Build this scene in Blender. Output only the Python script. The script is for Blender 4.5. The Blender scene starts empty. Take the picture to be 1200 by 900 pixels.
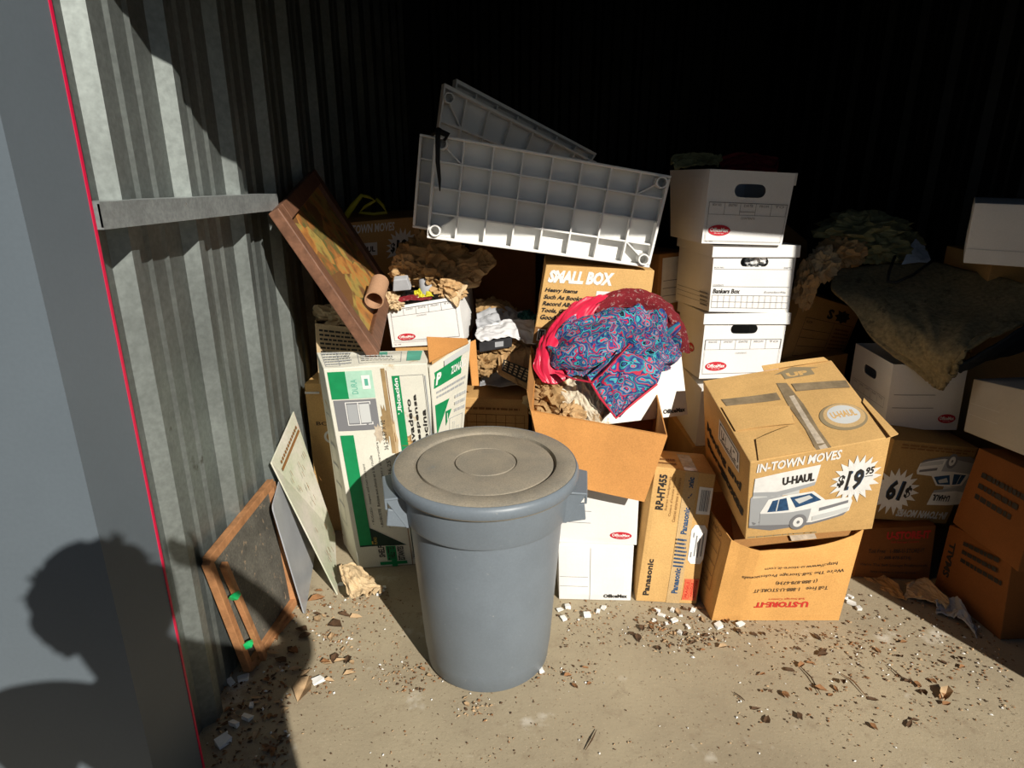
import bpy, bmesh, math, random
from mathutils import Vector, noise as mn
random.seed(7)
C = bpy.context.scene.collection
PI = math.pi
scene = bpy.context.scene

# ---------------------------------------------------------------- camera, light, exposure
EYE = 1.61
PITCH = math.radians(19.6)
FOC = 800.0                                   # focal length in pixels of the 1200 px wide frame
cam_d = bpy.data.cameras.new('camera'); cam_d.sensor_width = 36; cam_d.lens = FOC / 1200 * 36
cam_d.clip_start = 0.02
cam = bpy.data.objects.new('camera', cam_d); C.objects.link(cam)
cam.location = (0, 0, EYE); cam.rotation_euler = (PI / 2 - PITCH, 0, 0)
scene.camera = cam

SUN = Vector((-.583, 1, -.72)).normalized()
sl = bpy.data.lights.new('sun', 'SUN'); sl.energy = 5.4; sl.angle = math.radians(.53); sl.color = (1, .945, .85)
so = bpy.data.objects.new('sun', sl); C.objects.link(so); so.rotation_euler = SUN.to_track_quat('-Z', 'Y').to_euler()

w = bpy.data.worlds.new('sky'); scene.world = w; w.use_nodes = True
nt = w.node_tree; nt.nodes.clear()
sky = nt.nodes.new('ShaderNodeTexSky'); sky.sky_type = 'NISHITA'; sky.sun_disc = False
sky.sun_elevation = math.radians(31.9); sky.sun_rotation = math.radians(180 - 30); sky.altitude = 100; sky.dust_density = .4; sky.ozone_density = 4
bg = nt.nodes.new('ShaderNodeBackground'); bg.inputs[1].default_value = .023
wo = nt.nodes.new('ShaderNodeOutputWorld')
nt.links.new(sky.outputs[0], bg.inputs[0]); nt.links.new(bg.outputs[0], wo.inputs[0])

vs = scene.view_settings
scene.display_settings.display_device = 'sRGB'
vs.view_transform = 'Standard'; vs.look = 'None'; vs.gamma = 1; vs.use_curve_mapping = False; vs.exposure = .15

# ---------------------------------------------------------------- helpers
_s, _c = math.sin(PITCH), math.cos(PITCH)
def at(px, py, X=None, Y=None, Z=None):
    """the point of the room seen at a pixel of the photograph, on the plane X, Y or Z"""
    u = (px - 600) / FOC; v = (py - 450) / FOC
    r = Vector((u, _c - v * _s, -_s - v * _c))
    t = X / r.x if X is not None else Y / r.y if Y is not None else (Z - EYE) / r.z
    return Vector((0, 0, EYE)) + r * t

def tag(o, label=None, cat=None, group=None, kind=None):
    if label: o['label'] = label
    if cat: o['category'] = cat
    if group: o['group'] = group
    if kind: o['kind'] = kind
    return o

def empty(name, loc, label, cat, group=None, kind=None):
    o = bpy.data.objects.new(name, None); o.empty_display_size = .05; C.objects.link(o); o.location = loc
    return tag(o, label, cat, group, kind)

def mesh_obj(name, verts, faces, mats, parent=None, fm=None, smooth=False, merge=False, uvs=None):
    """ONE mesh object; verts in world space, moved into the parent's space"""
    off = Vector(parent_loc(parent)) if parent else Vector((0, 0, 0))
    m = bpy.data.meshes.new(name)
    m.from_pydata([tuple(Vector(v) - off) for v in verts], [], [tuple(f) for f in faces])
    if not isinstance(mats, (list, tuple)): mats = [mats]
    for x in mats: m.materials.append(x)
    if fm:
        for p, i in zip(m.polygons, fm): p.material_index = i
    if merge:
        bm = bmesh.new(); bm.from_mesh(m); bmesh.ops.remove_doubles(bm, verts=bm.verts, dist=2e-4)
        bmesh.ops.recalc_face_normals(bm, faces=bm.faces); bm.to_mesh(m); bm.free()
    if uvs:
        l = m.uv_layers.new(name='map')
        for lp in m.loops: l.data[lp.index].uv = uvs[lp.vertex_index]
    if smooth:
        for p in m.polygons: p.use_smooth = True
    m.update()
    o = bpy.data.objects.new(name, m); C.objects.link(o)
    if parent: o.parent = parent
    return o

def parent_loc(p):
    v = Vector(p.location)
    while p.parent: p = p.parent; v = v + Vector(p.location)
    return v

def set_origin(o):
    """put a top-level mesh's origin at the middle of its base"""
    vs_ = [v.co for v in o.data.vertices]
    b = Vector((sum(v.x for v in vs_) / len(vs_), sum(v.y for v in vs_) / len(vs_), min(v.z for v in vs_)))
    for v in o.data.vertices: v.co -= b
    o.location = b
    return o

def solid(o, t, off=-1):
    m = o.modifiers.new('solid', 'SOLIDIFY'); m.thickness = t; m.offset = off; return o
def bevel(o, w_, seg=2):
    m = o.modifiers.new('bevel', 'BEVEL'); m.width = w_; m.segments = seg; m.limit_method = 'ANGLE'; m.angle_limit = math.radians(50); return o
def sub(o, n=1):
    m = o.modifiers.new('sub', 'SUBSURF'); m.levels = n; m.render_levels = n; return o

class MB:
    def __init__(s): s.v = []; s.f = []; s.m = []
    def add(s, v, f, mi=0):
        b = len(s.v); s.v += [Vector(q) for q in v]; s.f += [tuple(i + b for i in q) for q in f]; s.m += [mi] * len(f)
    def box(s, a, b, mi=0):
        (x0, y0, z0), (x1, y1, z1) = a, b
        s.hexa([(x0, y0, z0), (x1, y0, z0), (x0, y1, z0), (x1, y1, z0), (x0, y0, z1), (x1, y0, z1), (x0, y1, z1), (x1, y1, z1)], mi)
    def hexa(s, c, mi=0):
        s.add(c, [(0, 2, 3, 1), (4, 5, 7, 6), (0, 1, 5, 4), (2, 6, 7, 3), (0, 4, 6, 2), (1, 3, 7, 5)], mi)
    def bar(s, p, q, w_, h, up=(0, 0, 1), mi=0):
        p, q = Vector(p), Vector(q); d = (q - p).normalized(); a = d.cross(Vector(up)).normalized() * (w_ / 2); b = a.cross(d).normalized() * (h / 2)
        s.hexa([p - a - b, p + a - b, q - a - b, q + a - b, p - a + b, p + a + b, q - a + b, q + a + b], mi)
    def tube(s, pts, r, n=8, mi=0, cap=True):
        pts = [Vector(p) for p in pts]; rs = r if isinstance(r, (list, tuple)) else [r] * len(pts)
        b = len(s.v); ref = None
        for i, p in enumerate(pts):
            d = (pts[min(i + 1, len(pts) - 1)] - pts[max(i - 1, 0)]).normalized()
            if ref is None: ref = d.orthogonal().normalized()
            ref = (ref - d * ref.dot(d)).normalized(); k = d.cross(ref)
            for j in range(n):
                a = 2 * PI * j / n; s.v.append(p + (ref * math.cos(a) + k * math.sin(a)) * rs[i])
        for i in range(len(pts) - 1):
            for j in range(n):
                s.f.append((b + i * n + j, b + i * n + (j + 1) % n, b + (i + 1) * n + (j + 1) % n, b + (i + 1) * n + j)); s.m.append(mi)
        if cap:
            s.f.append(tuple(b + j for j in range(n))[::-1]); s.m.append(mi)
            s.f.append(tuple(b + (len(pts) - 1) * n + j for j in range(n))); s.m.append(mi)
    def lathe(s, prof, n=64, c=(0, 0, 0), mi=0):
        b = len(s.v); c = Vector(c)
        for r, z in prof:
            for j in range(n):
                a = 2 * PI * j / n; s.v.append(c + Vector((r * math.cos(a), r * math.sin(a), z)))
        for i in range(len(prof) - 1):
            for j in range(n):
                s.f.append((b + i * n + j, b + i * n + (j + 1) % n, b + (i + 1) * n + (j + 1) % n, b + (i + 1) * n + j)); s.m.append(mi)
    def build(s, name, mats, parent=None, **k): return mesh_obj(name, s.v, s.f, mats, parent, fm=s.m, **k)

# ---------------------------------------------------------------- materials
MATS = {}
def mat(name, col, rough=.8, metal=0, var=.0, scale=8, col2=None, grain=0, gscale=180, bump=0, bscale=60, spots=None, sscale=30, sthr=.62, spec=.3, stretch=None, coat=0):
    """base colour with a large soft variation, fine grain, optional stains (spots) and a bump"""
    if name in MATS: return MATS[name]
    m = bpy.data.materials.new(name); m.use_nodes = True; MATS[name] = m
    t = m.node_tree; N = t.nodes; L = t.links; B = N['Principled BSDF']
    B.inputs['Roughness'].default_value = rough; B.inputs['Metallic'].default_value = metal
    B.inputs['Specular IOR Level'].default_value = spec
    if coat: B.inputs['Coat Weight'].default_value = coat
    tc = N.new('ShaderNodeTexCoord'); co = tc.outputs['Object']
    if stretch:
        mp = N.new('ShaderNodeMapping'); mp.inputs['Scale'].default_value = stretch; L.new(co, mp.inputs[0]); co = mp.outputs[0]
    def nz(sc, det=4, ro=.6):
        n = N.new('ShaderNodeTexNoise'); n.inputs['Scale'].default_value = sc; n.inputs['Detail'].default_value = det; n.inputs['Roughness'].default_value = ro
        L.new(co, n.inputs['Vector']); return n.outputs['Fac']
    def ramp(f, a, b):
        r = N.new('ShaderNodeMapRange'); r.inputs['From Min'].default_value = a; r.inputs['From Max'].default_value = b; L.new(f, r.inputs['Value']); return r.outputs[0]
    def mix(f, a, b):
        x = N.new('ShaderNodeMix'); x.data_type = 'RGBA'
        if f is None: x.inputs[0].default_value = .5
        else: L.new(f, x.inputs[0])
        for s_, q in ((6, a), (7, b)):
            if isinstance(q, tuple): x.inputs[s_].default_value = (*q, 1)
            else: L.new(q, x.inputs[s_])
        return x.outputs[2]
    cur = tuple(col)
    if var or col2:
        cur = mix(ramp(nz(scale), .35, .65), cur, tuple(col2) if col2 else tuple(q * (1 - var) for q in col))
    if grain:
        base = cur; g = ramp(nz(gscale, 2), .3, .7)
        x = N.new('ShaderNodeMix'); x.data_type = 'RGBA'; x.blend_type = 'MULTIPLY'; x.inputs[0].default_value = 1
        if isinstance(base, tuple): x.inputs[6].default_value = (*base, 1)
        else: L.new(base, x.inputs[6])
        r = N.new('ShaderNodeMapRange'); r.inputs['To Min'].default_value = 1 - grain; r.inputs['To Max'].default_value = 1 + grain * .4; L.new(g, r.inputs['Value'])
        cb = N.new('ShaderNodeCombineColor'); [L.new(r.outputs[0], cb.inputs[i]) for i in range(3)]
        L.new(cb.outputs[0], x.inputs[7]); cur = x.outputs[2]
    if spots:
        cur = mix(ramp(nz(sscale, 5, .7), sthr, sthr + .08), cur, tuple(spots))
    if isinstance(cur, tuple): B.inputs['Base Color'].default_value = (*cur, 1)
    else: L.new(cur, B.inputs['Base Color'])
    if bump:
        bp = N.new('ShaderNodeBump'); bp.inputs['Strength'].default_value = bump; bp.inputs['Distance'].default_value = .004
        L.new(nz(bscale, 5), bp.inputs['Height']); L.new(bp.outputs[0], B.inputs['Normal'])
    return m

M = {}
def cardboard(n, col, **k):
    d = dict(rough=.85, var=.16, scale=5, grain=.14, gscale=220, bump=.12, bscale=70, spots=tuple(q * .62 for q in col), sscale=9, sthr=.68, spec=.15); d.update(k)
    return mat('cardboard_' + n, col, **d)
M['brown'] = cardboard('brown', (.56, .33, .125))
M['tan'] = cardboard('tan', (.66, .405, .155))
M['tan_dusty'] = cardboard('tan_dusty', (.60, .41, .20), spots=(.44, .28, .13), sthr=.60)
M['orange'] = cardboard('orange', (.60, .28, .085))
M['ustore'] = cardboard('storage', (.66, .35, .11))
M['shaded_orange'] = cardboard('shadowed', (.215, .082, .024))  # cartons out of the sun: their shade is darkened into this colour
M['shaded_white'] = cardboard('grey', (.45, .43, .40), var=.08, grain=.05)  # white card greyed to carry the shade its box stands in
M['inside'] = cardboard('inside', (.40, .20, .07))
M['white'] = cardboard('white', (.78, .77, .75), var=.06, grain=.04, spots=(.55, .50, .42), sscale=7, sthr=.74)
M['white_stain'] = cardboard('white_stained', (.76, .74, .68), var=.10, grain=.05, spots=(.42, .33, .20), sscale=11, sthr=.63)
M['cream'] = cardboard('cream', (.72, .70, .60), var=.1, grain=.06, spots=(.50, .38, .22), sscale=8, sthr=.64)
M['black_ink'] = mat('black_ink', (.025, .022, .02), rough=.6)
M['grey_ink'] = mat('grey_ink', (.19, .19, .20), rough=.7)
M['mid_ink'] = mat('mid_ink', (.36, .37, .38), rough=.7)
M['pale_ink'] = mat('pale_ink', (.55, .56, .55), rough=.7)
M['faint_ink'] = mat('faint_ink', (.27, .21, .12), rough=.8)
M['brown_ink'] = mat('brown_ink', (.22, .10, .03), rough=.7)
M['white_ink'] = mat('white_ink', (.80, .79, .76), rough=.7, var=.1, scale=40)
M['red_ink'] = mat('red_ink', (.50, .02, .035), rough=.6)
M['dull_red_ink'] = mat('dull_red_ink', (.48, .03, .02), rough=.7)
M['blue_ink'] = mat('blue_ink', (.03, .09, .20), rough=.6, var=.4, scale=60)
M['green_ink'] = mat('green_ink', (.008, .25, .085), rough=.6, var=.12, scale=30)
M['dark_green_ink'] = mat('dark_green_ink', (.012, .035, .025), rough=.6)
M['pale_green_ink'] = mat('pale_green_ink', (.42, .66, .52), rough=.7, var=.15, scale=30)
M['teal_ink'] = mat('teal_ink', (.10, .38, .28), rough=.7)
M['gold_ink'] = mat('gold_ink', (.55, .38, .07), rough=.6)
M['orange_sticker'] = mat('orange_sticker', (.75, .16, .07), rough=.6, var=.1, scale=40)
M['tape'] = mat('tape', (.40, .27, .13), rough=.25, var=.25, scale=20, spec=.5)
M['tape_dusty'] = mat('tape_dusty', (.30, .225, .135), rough=.5, var=.35, scale=14, grain=.15, gscale=80)
M['clear_tape'] = mat('clear_tape', (.62, .52, .40), rough=.2, var=.3, scale=50, spec=.6)
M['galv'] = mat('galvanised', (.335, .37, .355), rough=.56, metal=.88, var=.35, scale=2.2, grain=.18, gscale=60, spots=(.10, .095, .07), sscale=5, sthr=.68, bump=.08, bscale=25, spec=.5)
M['galv_shaded'] = mat('galvanised_shaded', (.030, .033, .034), rough=.55, metal=.5, var=.3, scale=3, grain=.2, gscale=50)  # darker copy of the wall sheet, interior shade put into its colour
M['rail'] = mat('rail_steel', (.38, .41, .41), rough=.5, metal=.5, var=.25, scale=9, grain=.2, gscale=90, spots=(.22, .17, .11), sscale=22, sthr=.66)
M['pier'] = mat('painted_steel', (.115, .140, .162), rough=.5, var=.06, scale=3, grain=.04, gscale=120, spec=.4)
M['red_trim'] = mat('red_paint', (.62, .012, .06), rough=.4)
M['shaded_roof'] = mat('roof_sheet', (.018, .018, .018), rough=.8, var=.3, scale=3)  # ceiling blackened so the unlit interior is part of its colour
M['concrete'] = None
M['plastic_white'] = mat('white_resin', (.80, .79, .76), rough=.38, var=.03, scale=6, spec=.45, spots=(.66, .63, .56), sscale=14, sthr=.72)
M['can_grey'] = mat('grey_plastic', (.165, .195, .225), rough=.42, var=.10, scale=7, grain=.06, gscale=150, spots=(.30, .305, .30), sscale=34, sthr=.665, bump=.05, bscale=120, spec=.45)
M['lid_grey'] = mat('dusty_grey_plastic', (.33, .285, .215), rough=.75, col2=(.25, .225, .18), scale=9, grain=.22, gscale=240, spots=(.19, .20, .20), sscale=9, sthr=.66, bump=.1, bscale=200, spec=.25)
M['black_strap'] = mat('black_strap', (.012, .012, .014), rough=.7, var=.4, scale=50)
M['wood_raw'] = mat('raw_pine', (.50, .235, .10), rough=.7, var=.4, scale=14, grain=.15, gscale=80, bump=.15, bscale=50, stretch=(1, 1, 1))
M['wood_brown'] = mat('brown_frame', (.20, .095, .055), rough=.55, var=.4, scale=22, grain=.15, gscale=90, stretch=(1, 6, 1))
M['canvas_dark'] = mat('mouldy_canvas', (.15, .14, .115), rough=.9, var=.4, scale=9, grain=.3, gscale=120, spots=(.32, .23, .15), sscale=34, sthr=.60)
M['kraft'] = mat('kraft_paper', (.52, .33, .155), rough=.85, var=.25, scale=10, grain=.1, gscale=150, spots=(.25, .14, .06), sscale=16, sthr=.62)
M['kraft_dark'] = mat('kraft_paper_dark', (.40, .25, .11), rough=.85, var=.35, scale=12, grain=.1, spots=(.24, .13, .05), sscale=18, sthr=.6)
M['kraft_pale'] = mat('kraft_paper_pale', (.62, .46, .27), rough=.85, var=.2, scale=12, grain=.1, spots=(.40, .26, .12), sscale=16, sthr=.62)
M['stained'] = mat('stained_paper', (.66, .58, .44), rough=.8, var=.2, scale=9, grain=.1, spots=(.30, .19, .09), sscale=13, sthr=.54)
M['paper_white'] = mat('white_paper', (.74, .73, .72), rough=.8, var=.08, scale=12)
M['paper_grey'] = mat('grey_paper', (.40, .41, .43), rough=.8, var=.2, scale=12)
M['bag_plastic'] = mat('white_film', (.66, .66, .67), rough=.35, var=.1, scale=14, spec=.5)
M['green_paper'] = mat('olive_paper', (.24, .24, .12), rough=.8, var=.3, scale=14, spots=(.38, .34, .2), sscale=12, sthr=.6)
M['dark_cloth'] = mat('dark_cloth', (.03, .03, .033), rough=.9, var=.3, scale=20)
M['dark_red_cloth'] = mat('dark_red_cloth', (.20, .012, .02), rough=.8, var=.3, scale=20)
M['teal_cloth'] = mat('teal_cloth', (.02, .10, .09), rough=.8, var=.3, scale=20)
M['hanger'] = mat('yellow_plastic', (.50, .46, .02), rough=.35, spec=.5)
M['green_plastic'] = mat('green_plastic', (.01, .42, .12), rough=.35, spec=.5)
M['foam'] = mat('white_foam', (.80, .80, .77), rough=.8, var=.1, scale=40)
M['leaf'] = mat('dry_leaf', (.30, .145, .06), rough=.8, var=.5, scale=30)
M['leaf_dark'] = mat('dark_leaf', (.11, .06, .03), rough=.85, var=.5, scale=30)
M['leaf_pale'] = mat('pale_leaf', (.50, .34, .19), rough=.8, var=.4, scale=30)
M['rug'] = mat('rug', (.29, .23, .125), rough=.95, col2=(.19, .165, .095), scale=7, grain=.35, gscale=70, bump=.6, bscale=90, spots=(.10, .085, .05), sscale=16, sthr=.58)
M['rug_back'] = mat('rug_back', (.035, .04, .045), rough=.9, var=.3, scale=30)
M['cable'] = mat('black_cable', (.012, .012, .012), rough=.5)
M['satin_red'] = mat('red_satin', (.62, .018, .06), rough=.33, var=.2, scale=9, spec=.6)
M['hem_red'] = mat('red_hem', (.50, .02, .05), rough=.6)
M['skin'] = mat('skin', (.45, .26, .19), rough=.55)
M['hair'] = mat('brown_hair', (.05, .03, .02), rough=.6)
M['shirt'] = mat('dark_shirt', (.04, .05, .08), rough=.85)
M['trousers'] = mat('denim', (.05, .07, .12), rough=.85)
M['phone'] = mat('phone_black', (.02, .02, .02), rough=.2)

def knit():
    m = mat('red_knit', (.42, .03, .045), rough=.95, var=.25, scale=14, spots=(.72, .50, .46), sscale=75, sthr=.57)
    t = m.node_tree; N = t.nodes; L = t.links
    wv = N.new('ShaderNodeTexWave'); wv.inputs['Scale'].default_value = 26; wv.inputs['Distortion'].default_value = 3; wv.inputs['Detail'].default_value = 2
    uv = N.new('ShaderNodeUVMap'); L.new(uv.outputs[0], wv.inputs['Vector'])
    bp = N.new('ShaderNodeBump'); bp.inputs['Strength'].default_value = .9; bp.inputs['Distance'].default_value = .008
    L.new(wv.outputs['Fac'], bp.inputs['Height']); L.new(bp.outputs[0], N['Principled BSDF'].inputs['Normal'])
    return m
M['knit'] = knit()

def paisley():
    m = bpy.data.materials.new('paisley_print'); m.use_nodes = True; t = m.node_tree; N = t.nodes; L = t.links; B = N['Principled BSDF']
    B.inputs['Roughness'].default_value = .7; B.inputs['Specular IOR Level'].default_value = .2
    uv = N.new('ShaderNodeUVMap')
    n0 = N.new('ShaderNodeTexNoise'); n0.inputs['Scale'].default_value = 5; L.new(uv.outputs[0], n0.inputs['Vector'])
    ad = N.new('ShaderNodeVectorMath'); ad.operation = 'MULTIPLY_ADD'; ad.inputs[1].default_value = (.30, .30, .30)
    L.new(n0.outputs['Color'], ad.inputs[0]); L.new(uv.outputs[0], ad.inputs[2])
    vo = N.new('ShaderNodeTexVoronoi'); vo.inputs['Scale'].default_value = 6.5; L.new(ad.outputs[0], vo.inputs['Vector'])
    mu = N.new('ShaderNodeMath'); mu.operation = 'MULTIPLY_ADD'; mu.inputs[1].default_value = 1.0
    sp = N.new('ShaderNodeSeparateColor'); L.new(vo.outputs['Color'], sp.inputs[0])
    L.new(vo.outputs['Distance'], mu.inputs[0]); L.new(sp.outputs[0], mu.inputs[2])
    fr = N.new('ShaderNodeMath'); fr.operation = 'FRACT'; L.new(mu.outputs[0], fr.inputs[0])
    cr = N.new('ShaderNodeValToRGB'); cr.color_ramp.interpolation = 'CONSTANT'
    cols = [(.015, .025, .12), (.02, .11, .26), (.008, .008, .02), (.04, .34, .36), (.03, .05, .20), (.46, .02, .06), (.02, .02, .09), (.10, .28, .42), (.55, .03, .08), (.04, .30, .34), (.02, .03, .14), (.03, .06, .22), (.02, .18, .25), (.42, .02, .05)]
    els = cr.color_ramp.elements
    while len(els) < len(cols): els.new(.5)
    for i, q in enumerate(cols): els[i].position = i / len(cols); els[i].color = (*q, 1)
    L.new(fr.outputs[0], cr.inputs[0]); L.new(cr.outputs[0], B.inputs['Base Color'])
    return m
M['paisley'] = paisley()

def picture_paint():
    m = bpy.data.materials.new('painted_picture'); m.use_nodes = True; t = m.node_tree; N = t.nodes; L = t.links; B = N['Principled BSDF']
    B.inputs['Roughness'].default_value = .5
    tc = N.new('ShaderNodeTexCoord'); vo = N.new('ShaderNodeTexVoronoi'); vo.inputs['Scale'].default_value = 9
    no = N.new('ShaderNodeTexNoise'); no.inputs['Scale'].default_value = 12; no.inputs['Detail'].default_value = 5
    L.new(tc.outputs['Object'], vo.inputs['Vector']); L.new(tc.outputs['Object'], no.inputs['Vector'])
    sp = N.new('ShaderNodeSeparateColor'); L.new(vo.outputs['Color'], sp.inputs[0])
    ad = N.new('ShaderNodeMath'); ad.operation = 'MULTIPLY_ADD'; ad.inputs[1].default_value = .55; L.new(sp.outputs[0], ad.inputs[0]); L.new(no.outputs['Fac'], ad.inputs[2])
    cr = N.new('ShaderNodeValToRGB'); els = cr.color_ramp.elements
    cols = [(.06, .05, .02), (.20, .15, .04), (.11, .11, .035), (.30, .12, .035), (.45, .20, .05), (.34, .26, .07), (.17, .08, .03)]
    while len(els) < len(cols): els.new(.5)
    for i, q in enumerate(cols): els[i].position = .3 + .75 * i / len(cols); els[i].color = (*q, 1)
    L.new(ad.outputs[0], cr.inputs[0]); L.new(cr.outputs[0], B.inputs['Base Color'])
    return m
M['picture'] = picture_paint()
M['print_board'] = mat('faded_print', (.64, .60, .52), rough=.6, col2=(.46, .50, .35), scale=5, grain=.08, gscale=90, spots=(.58, .42, .36), sscale=6, sthr=.60)

def concrete():
    m = bpy.data.materials.new('concrete'); m.use_nodes = True; t = m.node_tree; N = t.nodes; L = t.links; B = N['Principled BSDF']
    B.inputs['Roughness'].default_value = .9; B.inputs['Specular IOR Level'].default_value = .15
    tc = N.new('ShaderNodeTexCoord')
    def nz(s, d=5, r=.6):
        n = N.new('ShaderNodeTexNoise'); n.inputs['Scale'].default_value = s; n.inputs['Detail'].default_value = d; n.inputs['Roughness'].default_value = r; L.new(tc.outputs['Object'], n.inputs['Vector']); return n.outputs['Fac']
    def rg(f, a, b, c=0, d=1):
        r = N.new('ShaderNodeMapRange'); r.inputs['From Min'].default_value = a; r.inputs['From Max'].default_value = b; r.inputs['To Min'].default_value = c; r.inputs['To Max'].default_value = d; L.new(f, r.inputs['Value']); return r.outputs[0]
    def mx(f, a, b):
        x = N.new('ShaderNodeMix'); x.data_type = 'RGBA'; L.new(f, x.inputs[0])
        for s_, q in ((6, a), (7, b)):
            if isinstance(q, tuple): x.inputs[s_].default_value = (*q, 1)
            else: L.new(q, x.inputs[s_])
        return x.outputs[2]
    c1 = mx(rg(nz(2.2), .35, .65), (.41, .345, .235), (.325, .27, .185))
    c2 = mx(rg(nz(14, 6, .7), .55, .72), c1, (.29, .23, .155))
    c3 = mx(rg(nz(5, 4), .62, .72), c2, (.56, .51, .42))
    c4 = mx(rg(nz(90, 3, .7), .62, .70), c3, (.13, .085, .05))
    c5 = mx(rg(nz(160, 2), .66, .72), c4, (.55, .45, .32))
    L.new(c5, B.inputs['Base Color'])
    bp = N.new('ShaderNodeBump'); bp.inputs['Strength'].default_value = .35; bp.inputs['Distance'].default_value = .004
    L.new(nz(70, 6, .7), bp.inputs['Height']); L.new(bp.outputs[0], B.inputs['Normal'])
    return m
M['concrete'] = concrete()

# ---------------------------------------------------------------- the setting
def struct(name, mb, m, parent=None, **k):
    o = mb.build(name, m, parent, **k); o['kind'] = 'structure'; return o

YF, YB, XL, XR, HC = 1.37, 6.4, -.90, 2.2, 2.75
b = MB(); b.box((-4, .45, -.12), (5, YB + .1, 0)); struct('floor', b, M['concrete'])
b = MB(); b.box((-30, -40, -.14), (30, .45, 0)); struct('ground', b, mat('asphalt', (.075, .072, .068), rough=.95, var=.3, scale=2, grain=.4, gscale=90, bump=.4, bscale=80))
def rib_profile(y0, y1, first, pitch=.345):
    P = [(y0, 0)]; k = 0
    y = first
    while y < y1 - .15:
        P += [(y, 0), (y + .030, .034), (y + .062, .034), (y + .092, 0)]
        for q in (.165, .250):
            P += [(y + q - .012, 0), (y + q, .007), (y + q + .012, 0)]
        y += pitch
    P.append((y1, 0)); return [p for p in P if p[0] <= y1]
def ribbed(name, prof, fn, m, zs):
    b = MB(); n = len(prof); v = [fn(p, d, z) for z in zs for p, d in prof]
    f = [(r * n + i, r * n + i + 1, (r + 1) * n + i + 1, (r + 1) * n + i) for r in range(len(zs) - 1) for i in range(n - 1)]
    b.add(v, f); o = struct(name, b, m); solid(o, .002, 0); return o
ribbed('wall_left', rib_profile(YF - .1, YB, 1.535), lambda p, d, z: (XL + d, p, z), M['galv'], (0, .9, 1.8, HC))
ribbed('wall_right', rib_profile(YF - .1, YB, 1.62), lambda p, d, z: (XR - d, p, z), M['galv_shaded'], (0, .9, 1.8, HC))
ribbed('wall_back', rib_profile(XL, XR, XL + .2), lambda p, d, z: (p, YB - d, z), M['galv_shaded'], (0, .9, 1.8, HC))
b = MB(); b.box((XL - .1, YF - .2, HC), (XR + .1, YB + .1, HC + .04)); struct('ceiling', b, M['shaded_roof'])
# front of the building: piers either side of the roll-up opening, header above
JY0 = 1.175
b = MB(); b.box((-4, JY0, 0), (-.82, YF - .006, 3.2)); struct('wall_front_left', b, M['pier'])
b = MB(); b.box((-.826, YF - .006, 0), (-.8185, YF + .002, 3.0)); struct('trim_1', b, M['red_trim'])
b = MB(); b.box((1.955, JY0, 0), (5, YF, 3.2)); struct('wall_front_right', b, M['pier'])
b = MB(); b.box((-.82, 1.30, 2.229), (1.955, YF, 3.2)); struct('wall_front_header', b, M['pier'])
# girt bolted across the left wall
p0, p1 = at(119, 253, X=-.815), at(326, 236.5, X=-.80)
r = empty('wall_rail', (p0 + p1) / 2, 'dented steel rail bolted across the ribbed metal wall', 'rail')
d = (p1 - p0); up = Vector((0, 0, 1)); ins = Vector((-.075, 0, 0)); h = .023
b = MB(); th = .004
b.hexa([p0 - up * h + ins * .06, p1 - up * h + ins * .06, p0 - up * h, p1 - up * h, p0 + up * h + ins * .06, p1 + up * h + ins * .06, p0 + up * h, p1 + up * h])
b.build('web', M['rail'], r)
b = MB(); b.hexa([p0 + up * h + ins, p1 + up * h + ins, p0 + up * h, p1 + up * h, p0 + up * (h + th) + ins, p1 + up * (h + th) + ins, p0 + up * (h + th), p1 + up * (h + th)]); b.build('top_flange', M['rail'], r)
b = MB(); q_ = Vector((0, .004, 0)); b.hexa([p0 - up * h + ins, p0 - up * h, p0 - up * h + ins + q_, p0 - up * h + q_, p0 + up * h + ins, p0 + up * h, p0 + up * h + ins + q_, p0 + up * h + q_]); b.build('end_plate', M['rail'], r)
b = MB(); b.hexa([p0 - up * h + ins, p1 - up * h + ins, p0 - up * h, p1 - up * h, p0 - up * (h + th) + ins, p1 - up * (h + th) + ins, p0 - up * (h + th), p1 - up * (h + th)]); b.build('bottom_flange', M['rail'], r)
# ---------------------------------------------------------------- cartons
_tx = {}
def text2d(s, bold=0, shear=0):
    """letters as a flat 2-D mesh scaled into the unit square"""
    k = (s, bold, shear)
    if k not in _tx:
        cu = bpy.data.curves.new('t', 'FONT'); cu.body = s; cu.offset = bold; cu.shear = shear; cu.resolution_u = 2; cu.align_x = 'CENTER'
        o = bpy.data.objects.new('t', cu); me = o.to_mesh()
        v = [(q.co.x, q.co.y) for q in me.vertices]; f = [tuple(p.vertices) for p in me.polygons]
        o.to_mesh_clear(); bpy.data.objects.remove(o); bpy.data.curves.remove(cu)
        x0, x1 = min(q[0] for q in v), max(q[0] for q in v); y0, y1 = min(q[1] for q in v), max(q[1] for q in v)
        _tx[k] = ([((q[0] - x0) / (x1 - x0), (q[1] - y0) / max(y1 - y0, 1e-6)) for q in v], f)
    return _tx[k]

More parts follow.
